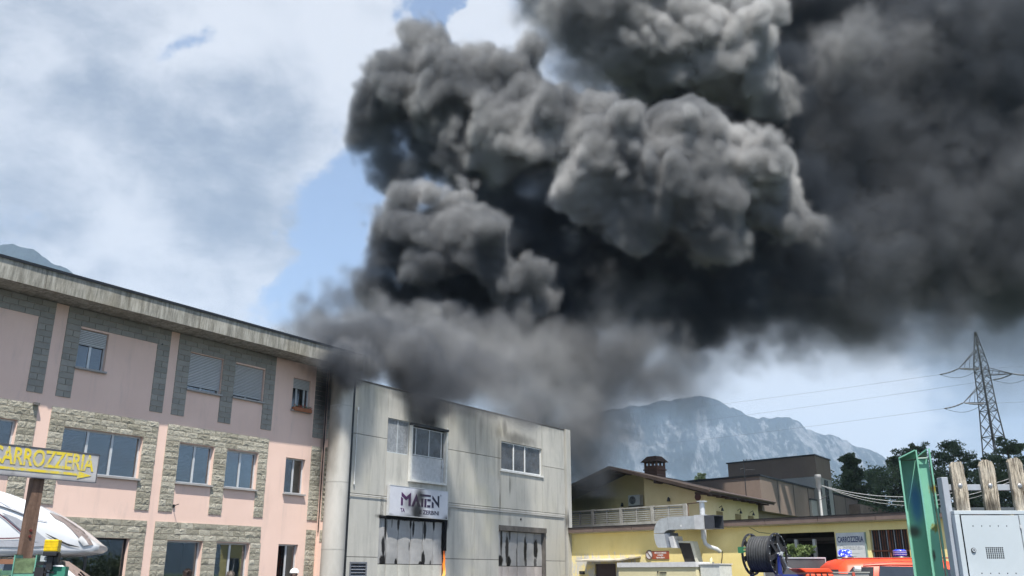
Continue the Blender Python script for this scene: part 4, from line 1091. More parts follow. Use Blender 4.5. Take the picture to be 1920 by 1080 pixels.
def build_brown_blocks():
    """taupe industrial blocks behind; corners at real places, walls along the two street directions"""
    def corner(u, v, Y):
        d = view_dir(u, v); k = Y / d[1]; return Vector((d[0] * k, Y, 0)), 1.6 + d[2] * k
    taupe = rough_mat('taupe_cladding', (.215, .165, .135), .10, .5, 6, .8, .1, dirt=.25, stretch=(1, 1, .3))
    pale = rough_mat('pale_grey_cladding', (.34, .325, .30), .10, .5, 6, .8, .1, dirt=.25)
    edge = M['black_metal']
    d1 = -YD; d2 = FD
    def block(b, c, w1, w2, z0, z1, m=0):
        p = [c, c + d1 * w1, c + d1 * w1 + d2 * w2, c + d2 * w2]
        b.hexa([(q.x, q.y, z0) for q in p], [(q.x, q.y, z1) for q in p], m)
    # low cantilevered block
    c, zt = corner(1423.8, 889.4, 62)
    base = empty('industrial_building', (0, 0, 0), 0, 'taupe flat roofed industrial block with an overhanging box behind the house', 'building')
    b = MB(); block(b, c, 22, 26, zt - 2.45, zt - .12); b.build('overhanging_box', taupe, base)
    b = MB(); block(b, c - d1 * -.6 + d2 * .6, 20, 24, 0, zt - 2.46); b.build('lower_wall', rough_mat('paler_taupe_wall', (.26, .21, .17), .1, .5, 5), base)  # lower wall in a paler taupe than the box above
    b = MB(); block(b, c - d1 * .08 - d2 * .08, 22.2, 26.2, zt - .11, zt); b.build('roof_edge', edge, base)
    for k in range(1, 7):
        q = MB(); p = c + d2 * (k * 3.6) - d1 * .004; q.box(-.01, .02, -.03, 0, zt - 2.44, zt - .13); o = q.build('panel_joint', edge, base); o.location = (p.x, p.y, 0)
    # tall tower block
    c2, z2 = corner(1527.3, 851.3, 72)
    tw = empty('industrial_building', (0, 0, 0), 0, 'taller taupe and grey tower block with a dark window slot beside the trees', 'building')
    b = MB(); block(b, c2, 8.2, 4.2, z2 - 1.75, z2 - .12); b.build('upper_band', rough_mat('brown_band', (.20, .15, .12), .08, .5, 6), tw)
    b = MB(); block(b, c2 + d1 * .03 + d2 * .03, 8.1, 4.1, 0, z2 - 1.76); b.build('tower_wall', pale, tw)
    b = MB(); block(b, c2 - d1 * .06 - d2 * .06, 8.4, 4.4, z2 - .11, z2); b.build('roof_edge', edge, tw)
    b = MB(); block(b, c2 + d2 * 2.0 - d1 * .03, .05, .9, 1.0, z2 - 1.9); b.build('window_slot', M['sooty'], tw)
    b = MB(); p = c2 - d1 * .4 + d2 * .5
    c3 = c2 - d2 * 1.6; block(b, c3 + d1 * .2, 3.2, 1.5, 0, z2 - 3.7); b.build('front_wall', pale, tw)
    b = MB(); block(b, c3 + d1 * .15 - d2 * .05, 3.3, 1.55, z2 - 3.69, z2 - 3.60); b.build('front_wall_cap', edge, tw)
    # low shed far right
    c4, z4 = corner(1612, 945, 80)
    b = MB(); block(b, c4 + d2 * 0, 6, 12, 0, z4); b.prism([(0, 0), (1, 0), (1, 1)], 0, .1) if False else None
    tag(b.build('shed', rough_mat('pinkish_shed', (.28, .20, .16))), 'low pinkish brown shed below the woods right of the tower block', 'shed')
    # aerial on the low block
    d = view_dir(1396, 890); k = 60 / d[1]; ax_, az = d[0] * k, 1.6 + d[2] * k
    b0 = empty('tv_antenna', (ax_, 60, 0), 0, 'thin rooftop aerial with side arms in front of the taupe block', 'antenna')
    b = MB(); b.tube([(0, 0, az - 2.6), (0, 0, az + 1.0)], .03, 6); b.build('mast', M['black_metal'], b0)
    b = MB(); b.tube([(0, 0, az + .95), (.55, 0, az + 1.0)], .02, 5); b.tube([(0, 0, az + .3), (.7, 0, az + .35)], .02, 5); b.tube([(-.28, 0, az + .35), (0, 0, az + .45)], .02, 5)
    b.tube([(-.28, 0, az + .2), (-.28, 0, az + .55)], .02, 5); b.tube([(.2, 0, az + .9), (.2, 0, az + 1.05)], .015, 4); b.tube([(.5, 0, az + .9), (.5, 0, az + 1.05)], .015, 4); b.build('arm', M['black_metal'], b0)
build_brown_blocks()

# ------------------------------------------------------------------ trees, pylon, poles and wires
def leaf_cloud(centres, rnd, per, size, flat=.6):
    """one mesh of small leaf faces scattered in clumps; centres: (x, y, z, r)"""
    n = len(centres) * per
    c = np.repeat(np.array(centres, dtype=float), per, axis=0)
    rs = np.random.RandomState(rnd)
    v = rs.normal(size=(n, 3)); v /= np.linalg.norm(v, axis=1)[:, None]
    rad = c[:, 3] * rs.uniform(.25, 1.0, n) ** .5
    p = c[:, :3] + v * rad[:, None] * np.array([1, 1, flat])
    a = rs.normal(size=(n, 3)); a /= np.linalg.norm(a, axis=1)[:, None]
    b = np.cross(a, rs.normal(size=(n, 3))); b /= np.linalg.norm(b, axis=1)[:, None]
    s = size * rs.uniform(.6, 1.3, n)[:, None]
    V = np.empty((n, 4, 3)); V[:, 0] = p - a * s; V[:, 1] = p - b * s * .55; V[:, 2] = p + a * s; V[:, 3] = p + b * s * .55
    me = bpy.data.meshes.new('leaves')
    me.vertices.add(n * 4); me.vertices.foreach_set('co', V.reshape(-1))
    me.loops.add(n * 4); me.loops.foreach_set('vertex_index', np.arange(n * 4, dtype=np.int32))
    me.polygons.add(n); me.polygons.foreach_set('loop_start', np.arange(0, n * 4, 4, dtype=np.int32)); me.polygons.foreach_set('loop_total', np.full(n, 4, dtype=np.int32))
    me.update(); me.validate()
    return me

def tree(label, x, y, z0, h, cr, seed, style='round', group=None, mat='leaf', leaf=.115, lean=0, per=70, dens=1.0):
    rnd = random.Random(seed)
    base = empty('tree', (x, y, z0), 0, label, 'tree', group)
    b = MB(); cents = []
    top = Vector((lean, 0, h * .93))
    tr = [Vector((0, 0, 0)), Vector((lean * .2 + rnd.uniform(-.2, .2), 0, h * .35)), Vector((lean * .6, rnd.uniform(-.3, .3), h * .65)), top]
    b.tube(tr, [h * .022, h * .017, h * .010, h * .003], 8)
    def along(t):
        k = min(2, int(t * 3)); f = t * 3 - k; return tr[k].lerp(tr[k + 1], f)
    nl = int((44 if style == 'round' else 40) * dens)
    for k in range(nl):
        t = .30 + .70 * (k + rnd.random()) / nl
        o = along(t); a = rnd.uniform(0, 2 * PI)
        if style == 'round':
            reach = cr * (1 - ((t - .62) / .55) ** 2) * rnd.uniform(.55, 1.12)
            rise = rnd.uniform(.05, .55) * reach
        else:
            reach = cr * (1.05 - t) * 1.35 * rnd.uniform(.6, 1.1); rise = rnd.uniform(-.1, .35) * reach
        if reach < .3: reach = .3
        e = o + Vector((math.cos(a) * reach, math.sin(a) * reach, rise)); m_ = o.lerp(e, .5) + Vector((0, 0, reach * .10))
        r0 = h * .007 * (1.2 - t); b.tube([o, m_, e], [r0, r0 * .6, r0 * .2], 5, cap=False)
        for q in range(4):
            f = rnd.uniform(.45, 1.08); c = o.lerp(e, f) + Vector((rnd.gauss(0, .35), rnd.gauss(0, .35), rnd.gauss(0, .25))) * (cr / 4)
            cents.append((c.x, c.y, c.z, rnd.uniform(.16, .42) * cr * (.6 if style != 'round' else .72)))
    for q in range(5): cents.append((top.x + rnd.gauss(0, .3), top.y, top.z + rnd.uniform(-.5, .4), cr * .18))
    b.build('trunk', M['bark'], base)
    me = leaf_cloud(cents, seed, int(per * 1.5), leaf); me.materials.append(M[mat])
    o = link_mesh('crown', me, base)
    return base

def tree_at(label, u, v, Y, cr_px, seed, **kw):
    """stands where the photo shows its top; its foot is on rising ground behind the shop"""
    x, zt = px_at(u, v, Y); cr = cr_px * 1.2 / 1734 * Y
    return tree(label, x, Y, 0, zt, cr, seed, **kw)

G = 'trees behind the body shop'
tree_at('dense dark tree with pointed top just right of the tower block', 1592, 838, 88, 44, 11, style='cone', group=G, dens=1.5, per=90)
tree_at('small dark pointed tree to the right of the dense one', 1634, 872, 92, 30, 12, style='cone', group=G, dens=1.1)
tree_at('rounded tree just left of the green steel beam', 1672, 850, 90, 38, 13, group=G, per=60)
tree_at('airy tree whose top shows above the green beam', 1716, 826, 92, 44, 14, group=G, per=55)
tree_at('loose crowned tree between the beam and the first plank', 1764, 818, 90, 46, 15, group=G, per=45, lean=1.0)
tree_at('low tree leaning to the right above the first plank', 1800, 850, 86, 26, 16, group=G, per=40, lean=1.5)
tree_at('tree in front of the pylon foot', 1884, 816, 84, 40, 17, group=G, per=55)
tree_at('tree at the right edge behind the planks', 1925, 872, 84, 34, 18, group=G, per=60)
tree_at('tree crown rising behind the ridge of the taupe low block', 1316, 880, 120, 22, 19, group=G, per=50, mat='leaf')

def build_woods():
    # a wooded bank: rising ground covered by leaves so dense nobody could count the shrubs
    V = []; F = []; nx, ny = 40, 10
    def zz(x, y): return max(0, (y - 82) * .30) + 1.0 * mnoise.noise(Vector((x * .12, y * .12, 2)))
    for j in range(ny + 1):
        for i in range(nx + 1):
            x = 24 + i * 1.6; y = 83 + j * 2.2; V.append((x, y, max(-.5, zz(x, y)) if j else -.5))
    for j in range(ny):
        for i in range(nx): k = j * (nx + 1) + i; F.append((k, k + 1, k + nx + 2, k + nx + 1))
    me = bpy.data.meshes.new('bank'); me.from_pydata(V, [], F); me.materials.append(rough_mat('bank_earth', (.04, .05, .025), .3, .5, 4)); me.update()
    tag(link_mesh('bank', me), kind='structure')
    rr = random.Random(8); cents = []
    for k in range(700):
        x = rr.uniform(31, 86); y = rr.uniform(83, 98)
        h = rr.uniform(1.2, 5.0) + (3.2 if x > 34 else 2.2) * max(0, mnoise.noise(Vector((x * .10, y * .05, 5))) + .6)
        r = rr.uniform(.8, 1.9)
        z = rr.uniform(3.5, 11.5) if k % 4 else rr.uniform(1, 5)
        cents.append((x, y, min(z, 10.6 + mnoise.noise(Vector((x * .2, 0, 8))) * 2.4), r))
    me = leaf_cloud(cents, 5, 130, .14, .8); me.materials.append(M['leaf'])
    tag(link_mesh('undergrowth', me), 'dark mass of shrubs and saplings filling the bank behind the shop roof', 'undergrowth', kind='stuff')
build_woods()

def lattice(b, c0, w0, z0, c1, w1, z1, n, r, rb, rot=0.35):
    """square lattice mast between two heights"""
    def P(k, t):
        w = w0 + (w1 - w0) * t; a = rot + k * PI / 2 + PI / 4; cx = c0[0] + (c1[0] - c0[0]) * t; cy = c0[1] + (c1[1] - c0[1]) * t
        return Vector((cx + math.cos(a) * w * .7071, cy + math.sin(a) * w * .7071, z0 + (z1 - z0) * t))
    for k in range(4): b.tube([P(k, 0), P(k, 1)], r, 5)
    t0 = 0
    for i in range(n):
        t1 = (i + 1) / n
        for k in range(4):
            k2 = (k + 1) % 4
            b.tube([P(k, t0), P(k2, t1)], rb, 4); b.tube([P(k2, t0), P(k, t1)], rb, 4)
            if i % 2 == 0: b.tube([P(k, t1), P(k2, t1)], rb, 4)
        t0 = t1

def build_pylon():
    Y = 110.0
    xb = px_at(1868, 870, Y)[0]
    steel = rough_mat('weathered_steel_lattice', (.055, .06, .065), .2, .5, 4, .6, 0)
    x0 = 59.9
    base = empty('pylon', (x0, Y, 0), 0, 'steel lattice electricity pylon with three arms and strain insulators above the woods', 'pylon')
    b = MB(); lattice(b, (0, 0), 3.6, 0, (0, 0), 1.45, 21.0, 13, .085, .045); lattice(b, (0, 0), 1.45, 21.0, (0, 0), 1.15, 27.0, 6, .075, .04); lattice(b, (0, 0), 1.15, 27.0, (0, 0), .12, 31.3, 4, .06, .035)
    b.build('mast', steel, base)
    sp = plain('insulator_glass', (.16, .17, .18), .3)
    arms = ((-1, 26.4, 2.5, .0), (1, 25.6, 3.1, .0), (-1, 22.0, 2.6, .0))
    tips = []
    for s_, z, L_, _ in arms:
        b = MB(); tip = Vector((s_ * (L_ + .55), -.4, z + (.0 if s_ < 0 else .1)))
        for y in (-.5, .5):
            b.tube([(s_ * .5, y, z + (.9 if s_ > 0 else 0.0)), tip], .05, 5); b.tube([(s_ * .5, y, z + (2.3 if s_ < 0 else 0)), tip], .05, 5)
        for f in (.25, .5, .75):
            lo = Vector((s_ * .5, -.5, z + (.9 if s_ > 0 else 0))).lerp(tip, f); hi = Vector((s_ * .5, -.5, z + (2.3 if s_ < 0 else 0))).lerp(tip, f - .12); b.tube([lo, hi], .03, 4)
            lo2 = Vector((s_ * .5, .5, z)).lerp(tip, f); b.tube([lo, lo2], .03, 4)
        arm = b.build('arm', steel, base)
        for dirx, dz in ((-1, -.5), (1, -.35)):
            q = MB(); e = tip + Vector((dirx * 1.9, (1.4 if dirx < 0 else -1.2), dz))
            pts = [tip.lerp(e, k / 10) + Vector((0, 0, -.12 * math.sin(PI * k / 10))) for k in range(11)]
            q.tube(pts, [.045 if k in (0, 10) else (.105 if k % 2 else .07) for k in range(11)], 7); q.build('insulator', sp, arm)
            tips.append((dirx, e))
        q = MB(); a_, c_ = tip + Vector((-1.9, 1.4, -.5)), tip + Vector((1.9, -1.2, -.35))
        q.tube([a_.lerp(c_, k / 8) + Vector((0, 0, -.75 * math.sin(PI * k / 8))) for k in range(9)], .025, 4); q.build('jumper', steel, arm)
    wm = plain('overhead_wire', (.10, .105, .11), .5)
    def far(u, v, Yf):
        d = view_dir(u, v); k = Yf / d[1]; return Vector((d[0] * k, Yf, 1.6 + d[2] * k))
    ends = {0: far(560, 806, 300), 2: far(560, 838, 300), 4: far(560, 862, 300)}
    names = {0: 'upper wire running left from the pylon under the smoke', 2: 'middle wire running left from the pylon across the white cloud', 4: 'lower wire running left from the pylon across the mountain'}
    for i, (dx, e) in enumerate(tips):
        st = Vector((x0, Y, 0)) + e
        if dx < 0: en = ends[i]; lab = names[i]
        else: en = st + Vector((120, -60, 3)); lab = ('upper', 'middle', 'lower')[i // 2] + ' wire running off to the right from the pylon'
        q = MB(); L_ = (en - st).length
        q.tube([st.lerp(en, k / 24) + Vector((0, 0, -L_ * .014 * 4 * (k / 24) * (1 - k / 24))) for k in range(25)], .013, 4)
        tag(q.build('power_line', wm), lab, 'power line', 'power lines of the pylon')
build_pylon()

def build_utility_pole():
    x, zt = px_at(1533, 890, 47)
    base = empty('utility_pole', (x, 47, 0), 0, 'pale steel utility pole with an insulator head in front of the tower block', 'pole')
    b = MB(); b.tube([(0, 0, 0), (0, 0, zt - .9)], [.09, .06], 10); b.build('pole', plain('pale_pole_steel', (.50, .49, .46), .5), base)
    b = MB(); b.tube([(0, 0, zt - .9), (0, 0, zt - .7), (0, 0, zt - .65), (0, 0, zt - .2), (0, 0, zt - .18), (0, 0, zt)], [.06, .08, .13, .13, .18, .16], 10); b.build('head', plain('head_grey', (.42, .41, .39), .6), base)
    b = MB(); b.tube([(-.05, -.03, zt - 1.3), (.35, -.05, zt - 1.1)], .03, 6); b.tube([(0, 0, zt - 1.2), (.12, 0, zt - .95), (.08, 0, zt - .7)], .035, 6); b.build('bracket', M['black_metal'], base)
    wire = plain('grey_white_cable', (.40, .40, .39), .6)
    st = Vector((x + .1, 47, zt - .55))
    d = view_dir(1935, 882); Y = 40; en = Vector((d[0] * Y / d[1], Y, 1.6 + d[2] * Y / d[1]))
    for k, (sag, off) in enumerate(((.85, 0), (1.05, -.08), (1.2, -.16))):
        q = MB(); q.tube([st.lerp(en, j / 24) + Vector((0, 0, off * j / 24 - sag * 4 * (j / 24) * (1 - j / 24))) for j in range(25)], .016 if k < 2 else .010, 5)
        tag(q.build('cable', wire), ('topmost', 'middle', 'lowest and thinnest')[k] + ' pale cable sagging from the utility pole to the right', 'cable', 'cables from the utility pole')
build_utility_pole()

# ------------------------------------------------------------------ things near the camera
def build_direction_sign():
    p = Vector((-4.33, 7.53, 0)); q = Vector((-3.49, 7.50 + 1.21, 0))
    base = empty('direction_sign', (-4.338, 7.5, 0), FANG, 'weathered CARROZZERIA direction board with a yellow arrow on a brown post', 'sign')
    # board runs along the facades' direction; solve its length from the photo
    x0 = -.72
    t = NT('grey_sign_paint'); v = t.pos(base)
    c = t.mix(t.smooth(t.noise(v, 3, 7, .65, .4), .3, .7), (.36, .35, .35), (.50, .49, .48))
    c = t.mix(t.smooth(t.noise(v, 2.0, 7, .7, .4, None, (3, 3, 3)), .55, .7), c, (.20, .19, .20))
    s = t.n('ShaderNodeSeparateXYZ'); t.l(v, s.inputs[0])
    pale = t.math('MULTIPLY', t.smooth(s.outputs[0], .45, .50), t.smooth(s.outputs[0], .58, .53)); c = t.mix(t.math('MULTIPLY', pale, .55), c, (.60, .60, .52))
    edge = t.math('MAXIMUM', t.smooth(s.outputs[2], 2.60, 2.64), t.smooth(s.outputs[2], 2.42, 2.385)); c = t.mix(t.math('MULTIPLY', edge, .55), c, (.16, .15, .16))
    pm = t.set(c, .55, 0, .35)
    b = MB(); b.box(x0, .885, -.03, .0, 2.385, 2.645); b.build('board', pm, base, bevel=.006)
    t = NT('worn_yellow_paint'); v = t.pos(base)
    c = t.mix(t.smooth(t.noise(v, 14, 7, .75, .2), .50, .62), (.72, .56, .04), (.50, .46, .30)); c = t.mix(t.smooth(t.noise(v, 3, 5, .6), .5, .75, 0, .5), c, (.60, .38, .01)); ym = t.set(c, .5, 0, .4)
    text_mesh('lettering', 'CARROZZERIA', .20, ym, base, (-.075, -.032, 2.487), bold=.0045, width=.915, extrude=.001)
    b = MB(); b.prism([(x0 + .1, 2.436), (.70, 2.436), (.70, 2.410), (.83, 2.445), (.70, 2.478), (.70, 2.458), (x0 + .1, 2.458)], -.0335, -.031, 'y'); b.build('arrow', ym, base)
    b = MB()
    for r in ((x0, .885, -.034, -.0305, 2.638, 2.646), (x0, .885, -.034, -.0305, 2.384, 2.391), (.879, .887, -.034, -.0305, 2.385, 2.645)): b.box(*r)
    b.build('rim', plain('dark_rim', (.09, .09, .10)), base)
    rm = rough_mat('rusty_wood_post', (.17, .105, .075), .35, 8, 40, .8, .3, stretch=(3, 3, .3))
    b = MB(); b.box(.335, .430, .004, .08, 0.0, 2.39); b.build('post', rm, base)
    b = MB(); b.tube([(.38, -.004, 1.95), (.38, .003, 1.95)], .012, 8); b.tube([(.38, -.004, 1.90), (.38, .003, 1.90)], .012, 8); b.build('bolt', plain('rust_bolt', (.12, .02, .015)), base)
build_direction_sign()

def build_left_gate():
    grn = rough_mat('pale_green_gate_paint', (.13, .33, .25), .18, 4, 20, .45, .08, 30, .4, dirt=.3)
    mossy = rough_mat('mossy_green', (.12, .17, .09), .4, 12, 40)
    base = empty('gate_post', (-3.41, 6.5, 0), R(8), 'short pale green H section gate post with a mossy top at the lower left', 'gate post')
    b = MB(); b.box(-.075, -.067, -.07, .07, 0, 1.72); b.box(.067, .075, -.07, .07, 0, 1.72); b.box(-.067, .067, -.062, -.052, 0, 1.70); b.build('profile', grn, base)
    b = MB(); b.box(-.074, -.0685, -.069, .069, 1.721, 1.726); b.box(.0685, .074, -.069, .069, 1.721, 1.726); b.box(-.066, .066, -.0645, -.0625, 1.60, 1.70); b.build('moss', mossy, base)
    base = empty('gate', (-3.26, 6.5, 0), R(5), 'green gate end with black hinge fittings beside the short post', 'gate')
    b = MB(); b.box(.02, .125, -.03, .03, .1, 1.645); b.build('stile', rough_mat('darker_green_paint', (.05, .22, .15), .2, 4, 20, .45, .05), base)
    b = MB(); b.box(-.07, .10, -.05, .02, 1.655, 1.675); b.box(-.07, -.01, -.06, .0, 1.55, 1.64); b.box(.03, .08, -.06, -.03, 1.675, 1.735); b.box(-.08, .06, -.055, -.045, 1.60, 1.612); b.build('hinge', M['black'], base)
    b = MB(); b.box(-.06, .0, -.02, .04, 1.68, 1.72); b.tube([(-.02, -.05, 1.70), (.06, -.03, 1.695)], .012, 7); b.build('steel_bracket', M['galv'], base)
    # flashing gate lamp
    lb = empty('warning_lamp', (-3.235, 6.45, 0), R(12), 'square yellow flashing gate lamp on a black bracket', 'lamp')
    t = NT('amber_lens'); v = t.pos(); c = t.mix(t.smooth(t.noise(v, 30, 4, .6), .3, .7), (.80, .58, .01), (.62, .42, .005)); am = t.set(c, .25, 0, .5)
    b = MB(); b.box(-.042, .048, -.045, .045, 1.745, 1.825); lens = b.build('lens', am, lb, bevel=.004)
    b = MB()
    for k in range(7): b.box(-.0435, .0495, -.0465, .0465, 1.752 + k * .0105, 1.755 + k * .0105)
    b.build('lens_rib', am, lens)
    b = MB(); b.box(-.042, .047, -.045, .045, 1.715, 1.7445); b.box(-.018, .022, -.02, .02, 1.62, 1.7149); b.build('base', M['black'], lb, bevel=.003)
    # a scrap of shrub in the corner, with a wooden rail and green slat behind
    rr = random.Random(4); cents = [(-3.95 + rr.uniform(-.35, .16), 6.7 + rr.uniform(-.2, .2), rr.uniform(1.1, 1.66), .10) for _ in range(26)]
    me = leaf_cloud(cents, 3, 16, .035, .9); me.materials.append(M['leaf_pale'])
    sh = empty('shrub', (0, 0, 0), 0, 'wispy pale shrub in the bottom left corner', 'shrub'); link_mesh('leaves', me, sh)
    b = MB()
    for k in range(7): b.tube([(-3.98, 6.7, 0), (-3.98 + rr.uniform(-.1, .1), 6.7, .8), (-3.95 + rr.uniform(-.3, .15), 6.7 + rr.uniform(-.2, .2), 1.6)], [.012, .008, .003], 5)
    b.build('stem', M['bark'], sh)
    b = MB(); b.box(-5.2, -3.52, 6.78, 6.81, 1.665, 1.70); tag(b.build('wooden_rail', rough_mat('brown_rail', (.22, .11, .07), .2, 6, 30)), 'thin brown wooden rail behind the shrub at the left edge', 'rail')
    b = MB(); b.box(-5.2, -3.5, 6.74, 6.77, 1.585, 1.62); tag(b.build('green_rail', rough_mat('dull_green_rail', (.08, .17, .12), .3, 6, 30)), 'dull green metal rail below the brown one at the left edge', 'rail')
build_left_gate()

def build_beam():
    base = empty('steel_beam', (2.305, 5.2, 0), R(-22.5), 'upright green steel H beam with rust marks in front of the body shop', 'beam')
    t = NT('sea_green_paint'); v = t.pos(base)
    c = t.mix(t.smooth(t.noise(v, 3, 6, .6, .3), .3, .7), (.17, .42, .30), (.22, .50, .37))
    c = t.mix(t.math('MULTIPLY', t.smooth(t.noise(v, 30, 5, .7), .55, .8), .35), c, (.22, .46, .36))
    c = t.soot(c, v, [(-.005, 1.83, .055, .055, .9)], (.055, .045, .035), 12, .3)
    c = t.soot(c, v, [(.115, 2.06, .030, .035, 1.0)], (.26, .20, .02), 60, 1.3)
    c = t.soot(c, v, [(.10, 1.845, .030, .035, 1.0)], (.22, .20, .03), 70, 1.3, (3, 1, 2))
    c = t.soot(c, v, [(.075, 1.695, .012, .04, 1.)], (.06, .045, .03), 50, .8)
    # blue patch inside the left channel
    c = t.soot(c, v, [(.02, 2.01, .055, .19, .9)], (.03, .15, .36), 8, .4)
    t.bump(t.noise(v, 60, 4, .6), .15, .003); gm = t.set(c, .42, 0, .45)
    def plate(x0, y0, x1, y1, th, z0, za, zb, nm):
        d = Vector((x1 - x0, y1 - y0)).normalized(); n = Vector((-d.y, d.x)) * th
        b = MB(); b.hexa([(x0, y0, z0), (x1, y1, z0), (x1 + n.x, y1 + n.y, z0), (x0 + n.x, y0 + n.y, z0)], [(x0, y0, za), (x1, y1, zb), (x1 + n.x, y1 + n.y, zb), (x0 + n.x, y0 + n.y, za)])
        return b.build(nm, gm, base)
    # left channel: outer lip, deep web and the flange that closes it to the right
    plate(-.034, -.02, -.034, .10, .008, 0, 2.243, 2.235, 'flange')            # left flange edge, seen end on
    plate(-.033, .095, .052, .095, .008, 0, 2.236, 2.236, 'web')               # back of the channel
    plate(.052, .094, .052, -.045, .008, 0, 2.235, 2.280, 'flange')            # middle flange
    plate(.058, -.012, .114, -.012, .008, 0, 2.236, 2.236, 'web')              # light web of the right channel
    plate(.121, .09, .121, -.05, .008, 0, 2.235, 2.284, 'flange')              # right flange
    b = MB(); b.hexa([(-.042, -.024, 2.236), (.050, -.046, 2.276), (.050, .102, 2.245), (-.042, .102, 2.237)], [(-.042, -.024, 2.243), (.050, -.046, 2.283), (.050, .102, 2.252), (-.042, .102, 2.244)]); b.build('end_cap', gm, base)
    b = MB(); b.hexa([(.053, -.012, 2.238), (.113, -.048, 2.279), (.113, .09, 2.25), (.053, .09, 2.24)], [(.053, -.012, 2.244), (.113, -.048, 2.286), (.113, .09, 2.256), (.053, .09, 2.246)]); b.build('end_cap', gm, base)
    b = MB(); b.tube([(.056, -.03, 2.232), (.118, -.03, 2.232)], .005, 6); b.build('weld', rough_mat('pale_weld', (.35, .45, .40)), base)
build_beam()

def build_fence():
    base = empty('plank_fence', (0, 5.0, 0), 0, 'grey steel gate frame with weathered upright planks bolted to its rail', 'fence')
    gp = rough_mat('grey_gate_paint', (.33, .36, .40), .08, 3, 30, .5, .05, 60, .4, dirt=.15)
    b = MB(); b.box(2.383, 2.418, -.03, .03, 0, 2.108); b.build('post', gp, base, bevel=.003)
    b = MB(); b.box(2.42, 6.5, -.012, .02, 2.038, 2.070); b.build('rail', gp, base, bevel=.002)
    b = MB(); b.box(2.42, 6.5, .12, .15, 1.925, 1.955); b.build('lower_rail', plain('dark_rail', (.10, .12, .14)), base)
    b = MB(); b.box(2.425, 2.437, -.05, .02, 0, 1.91); b.build('channel', plain('blue_grey_channel', (.13, .17, .21)), base)
    t = NT('weathered_plank'); v = t.pos(base)
    g = t.noise(v, 9, 9, .74, .9, (9, 9, .5)); g2 = t.noise(v, 30, 7, .72, .6, (6, 6, .3))
    c = t.mix(t.smooth(g, .34, .56), (.10, .075, .055), (.80, .70, .55))
    c = t.mix(t.math('MULTIPLY', t.smooth(g2, .50, .60), .85), c, (.07, .055, .04))
    c = t.mix(t.math('MULTIPLY', t.smooth(t.noise(v, 5, 5, .6), .45, .7), .5), c, (.62, .58, .52))
    c = t.soot(c, v, [(2.63, 1.93, .06, .09, .8), (2.46, 1.95, .05, .07, .6)], (.04, .035, .03), 14, .5)
    t.bump(t.math('ADD', g, t.math('MULTIPLY', g2, .6)), 1.0, .02); pm = t.set(c, .92, 0, .15)
    rr = random.Random(12)
    cols = [(2.440, .075, 2.192), (2.604, .078, 2.200), (2.766, .076, 2.214), (2.93, .078, 2.205), (3.09, .076, 2.20), (3.25, .078, 2.21), (3.41, .077, 2.2), (3.57, .077, 2.2), (3.73, .077, 2.2)]
    for k, (x0, w, zt) in enumerate(cols):
        b = MB(); n = 9; nz = 26
        tops = [zt + rr.uniform(-.006, .008) - .028 * (abs(i / n - .5) * 2) ** 3.2 for i in range(n + 1)]
        wob = [rr.uniform(-1, 1) for _ in range(4)]
        def edge(z, side): return mnoise.noise(Vector((side * 9 + k, z * 11, 0))) * .005 + mnoise.noise(Vector((side * 5 + k, z * 40, 3))) * .002
        front = []; back = []
        for j in range(nz + 1):
            row = []; rb = []
            for i in range(n + 1):
                f = i / n; z = .9 + (tops[i] - .9) * j / nz
                x = x0 + edge(z, 0) * (1 - f) + (w + edge(z, 1)) * f
                y = -.036 + mnoise.noise(Vector((x * 60, z * 5, k))) * .003 - .002 * math.sin(f * PI)
                row.append((x, y, z)); rb.append((x, -.013, z))
            front.append(row); back.append(rb)
        for j in range(nz):
            for i in range(n): b.face([front[j][i], front[j][i + 1], front[j + 1][i + 1], front[j + 1][i]], smooth=True)
            for i in (0, n): b.face([front[j][i], front[j + 1][i], back[j + 1][i], back[j][i]])
        for i in range(n): b.face([front[nz][i], front[nz][i + 1], back[nz][i + 1], back[nz][i]])
        b.face([back[0][0], back[0][n], back[nz][n], back[nz][0]])
        pl = b.build('plank', pm, base)
        q = MB(); bx, bz = x0 + w * .5 - .001 + .001 * k, 2.062
        pts = [(bx, -.040 - .0055 * math.sin(a), bz) for a in (0, .5, 1.0, 1.5)]; q.tube(pts, [.0105, .0095, .006, .001], 12); q.tube([(bx, -.036, bz), (bx, -.0405, bz)], .012, 12)
        q.build('bolt', plain('bright_bolt', (.55, .55, .55), .3, .8) if k == 0 else bpy.data.materials['bright_bolt'], pl)
    # steel control cabinet in front
    cb = empty('control_cabinet', (0, 4.95, 0), 0, 'light grey steel cabinet door with keyhole, hole rows and square vent grille', 'cabinet')
    t = NT('light_grey_cabinet'); v = t.pos(cb)
    c = t.mix(t.smooth(t.noise(v, 2.5, 6, .6, .3), .3, .7), (.42, .47, .50), (.49, .54, .57))
    c = t.mix(t.math('MULTIPLY', t.smooth(t.noise(v, 26, 7, .75), .62, .8), .5), c, (.28, .30, .32))
    c = t.mix(t.math('MULTIPLY', t.smooth(t.noise(v, 7, 7, .7, .3, (1, 1, .12)), .6, .8), .35), c, (.34, .37, .39))
    cm = t.set(c, .42, 0, .45)
    b = MB()
    # frame and door, the door pierced by real holes built as a plate with cut-outs
    b.box(2.405, 3.5, -.02, .02, 1.905, 1.925); b.box(2.405, 2.432, -.02, .02, .3, 1.904); b.build('frame', cm, cb, bevel=.002)
    b = MB(); b.box(2.752, 3.5, -.018, .0, .3, 1.904); b.build('side_panel', cm, cb)
    b = MB(); b.box(2.7535, 2.7545, -.0195, -.0181, .3, 1.9); b.box(2.80, 2.8015, -.0195, -.0181, .3, 1.9); b.build('side_panel_seam', M['black_metal'], cb)
    xs0, xs1, zs0, zs1 = 2.4365, 2.746, .9, 1.9
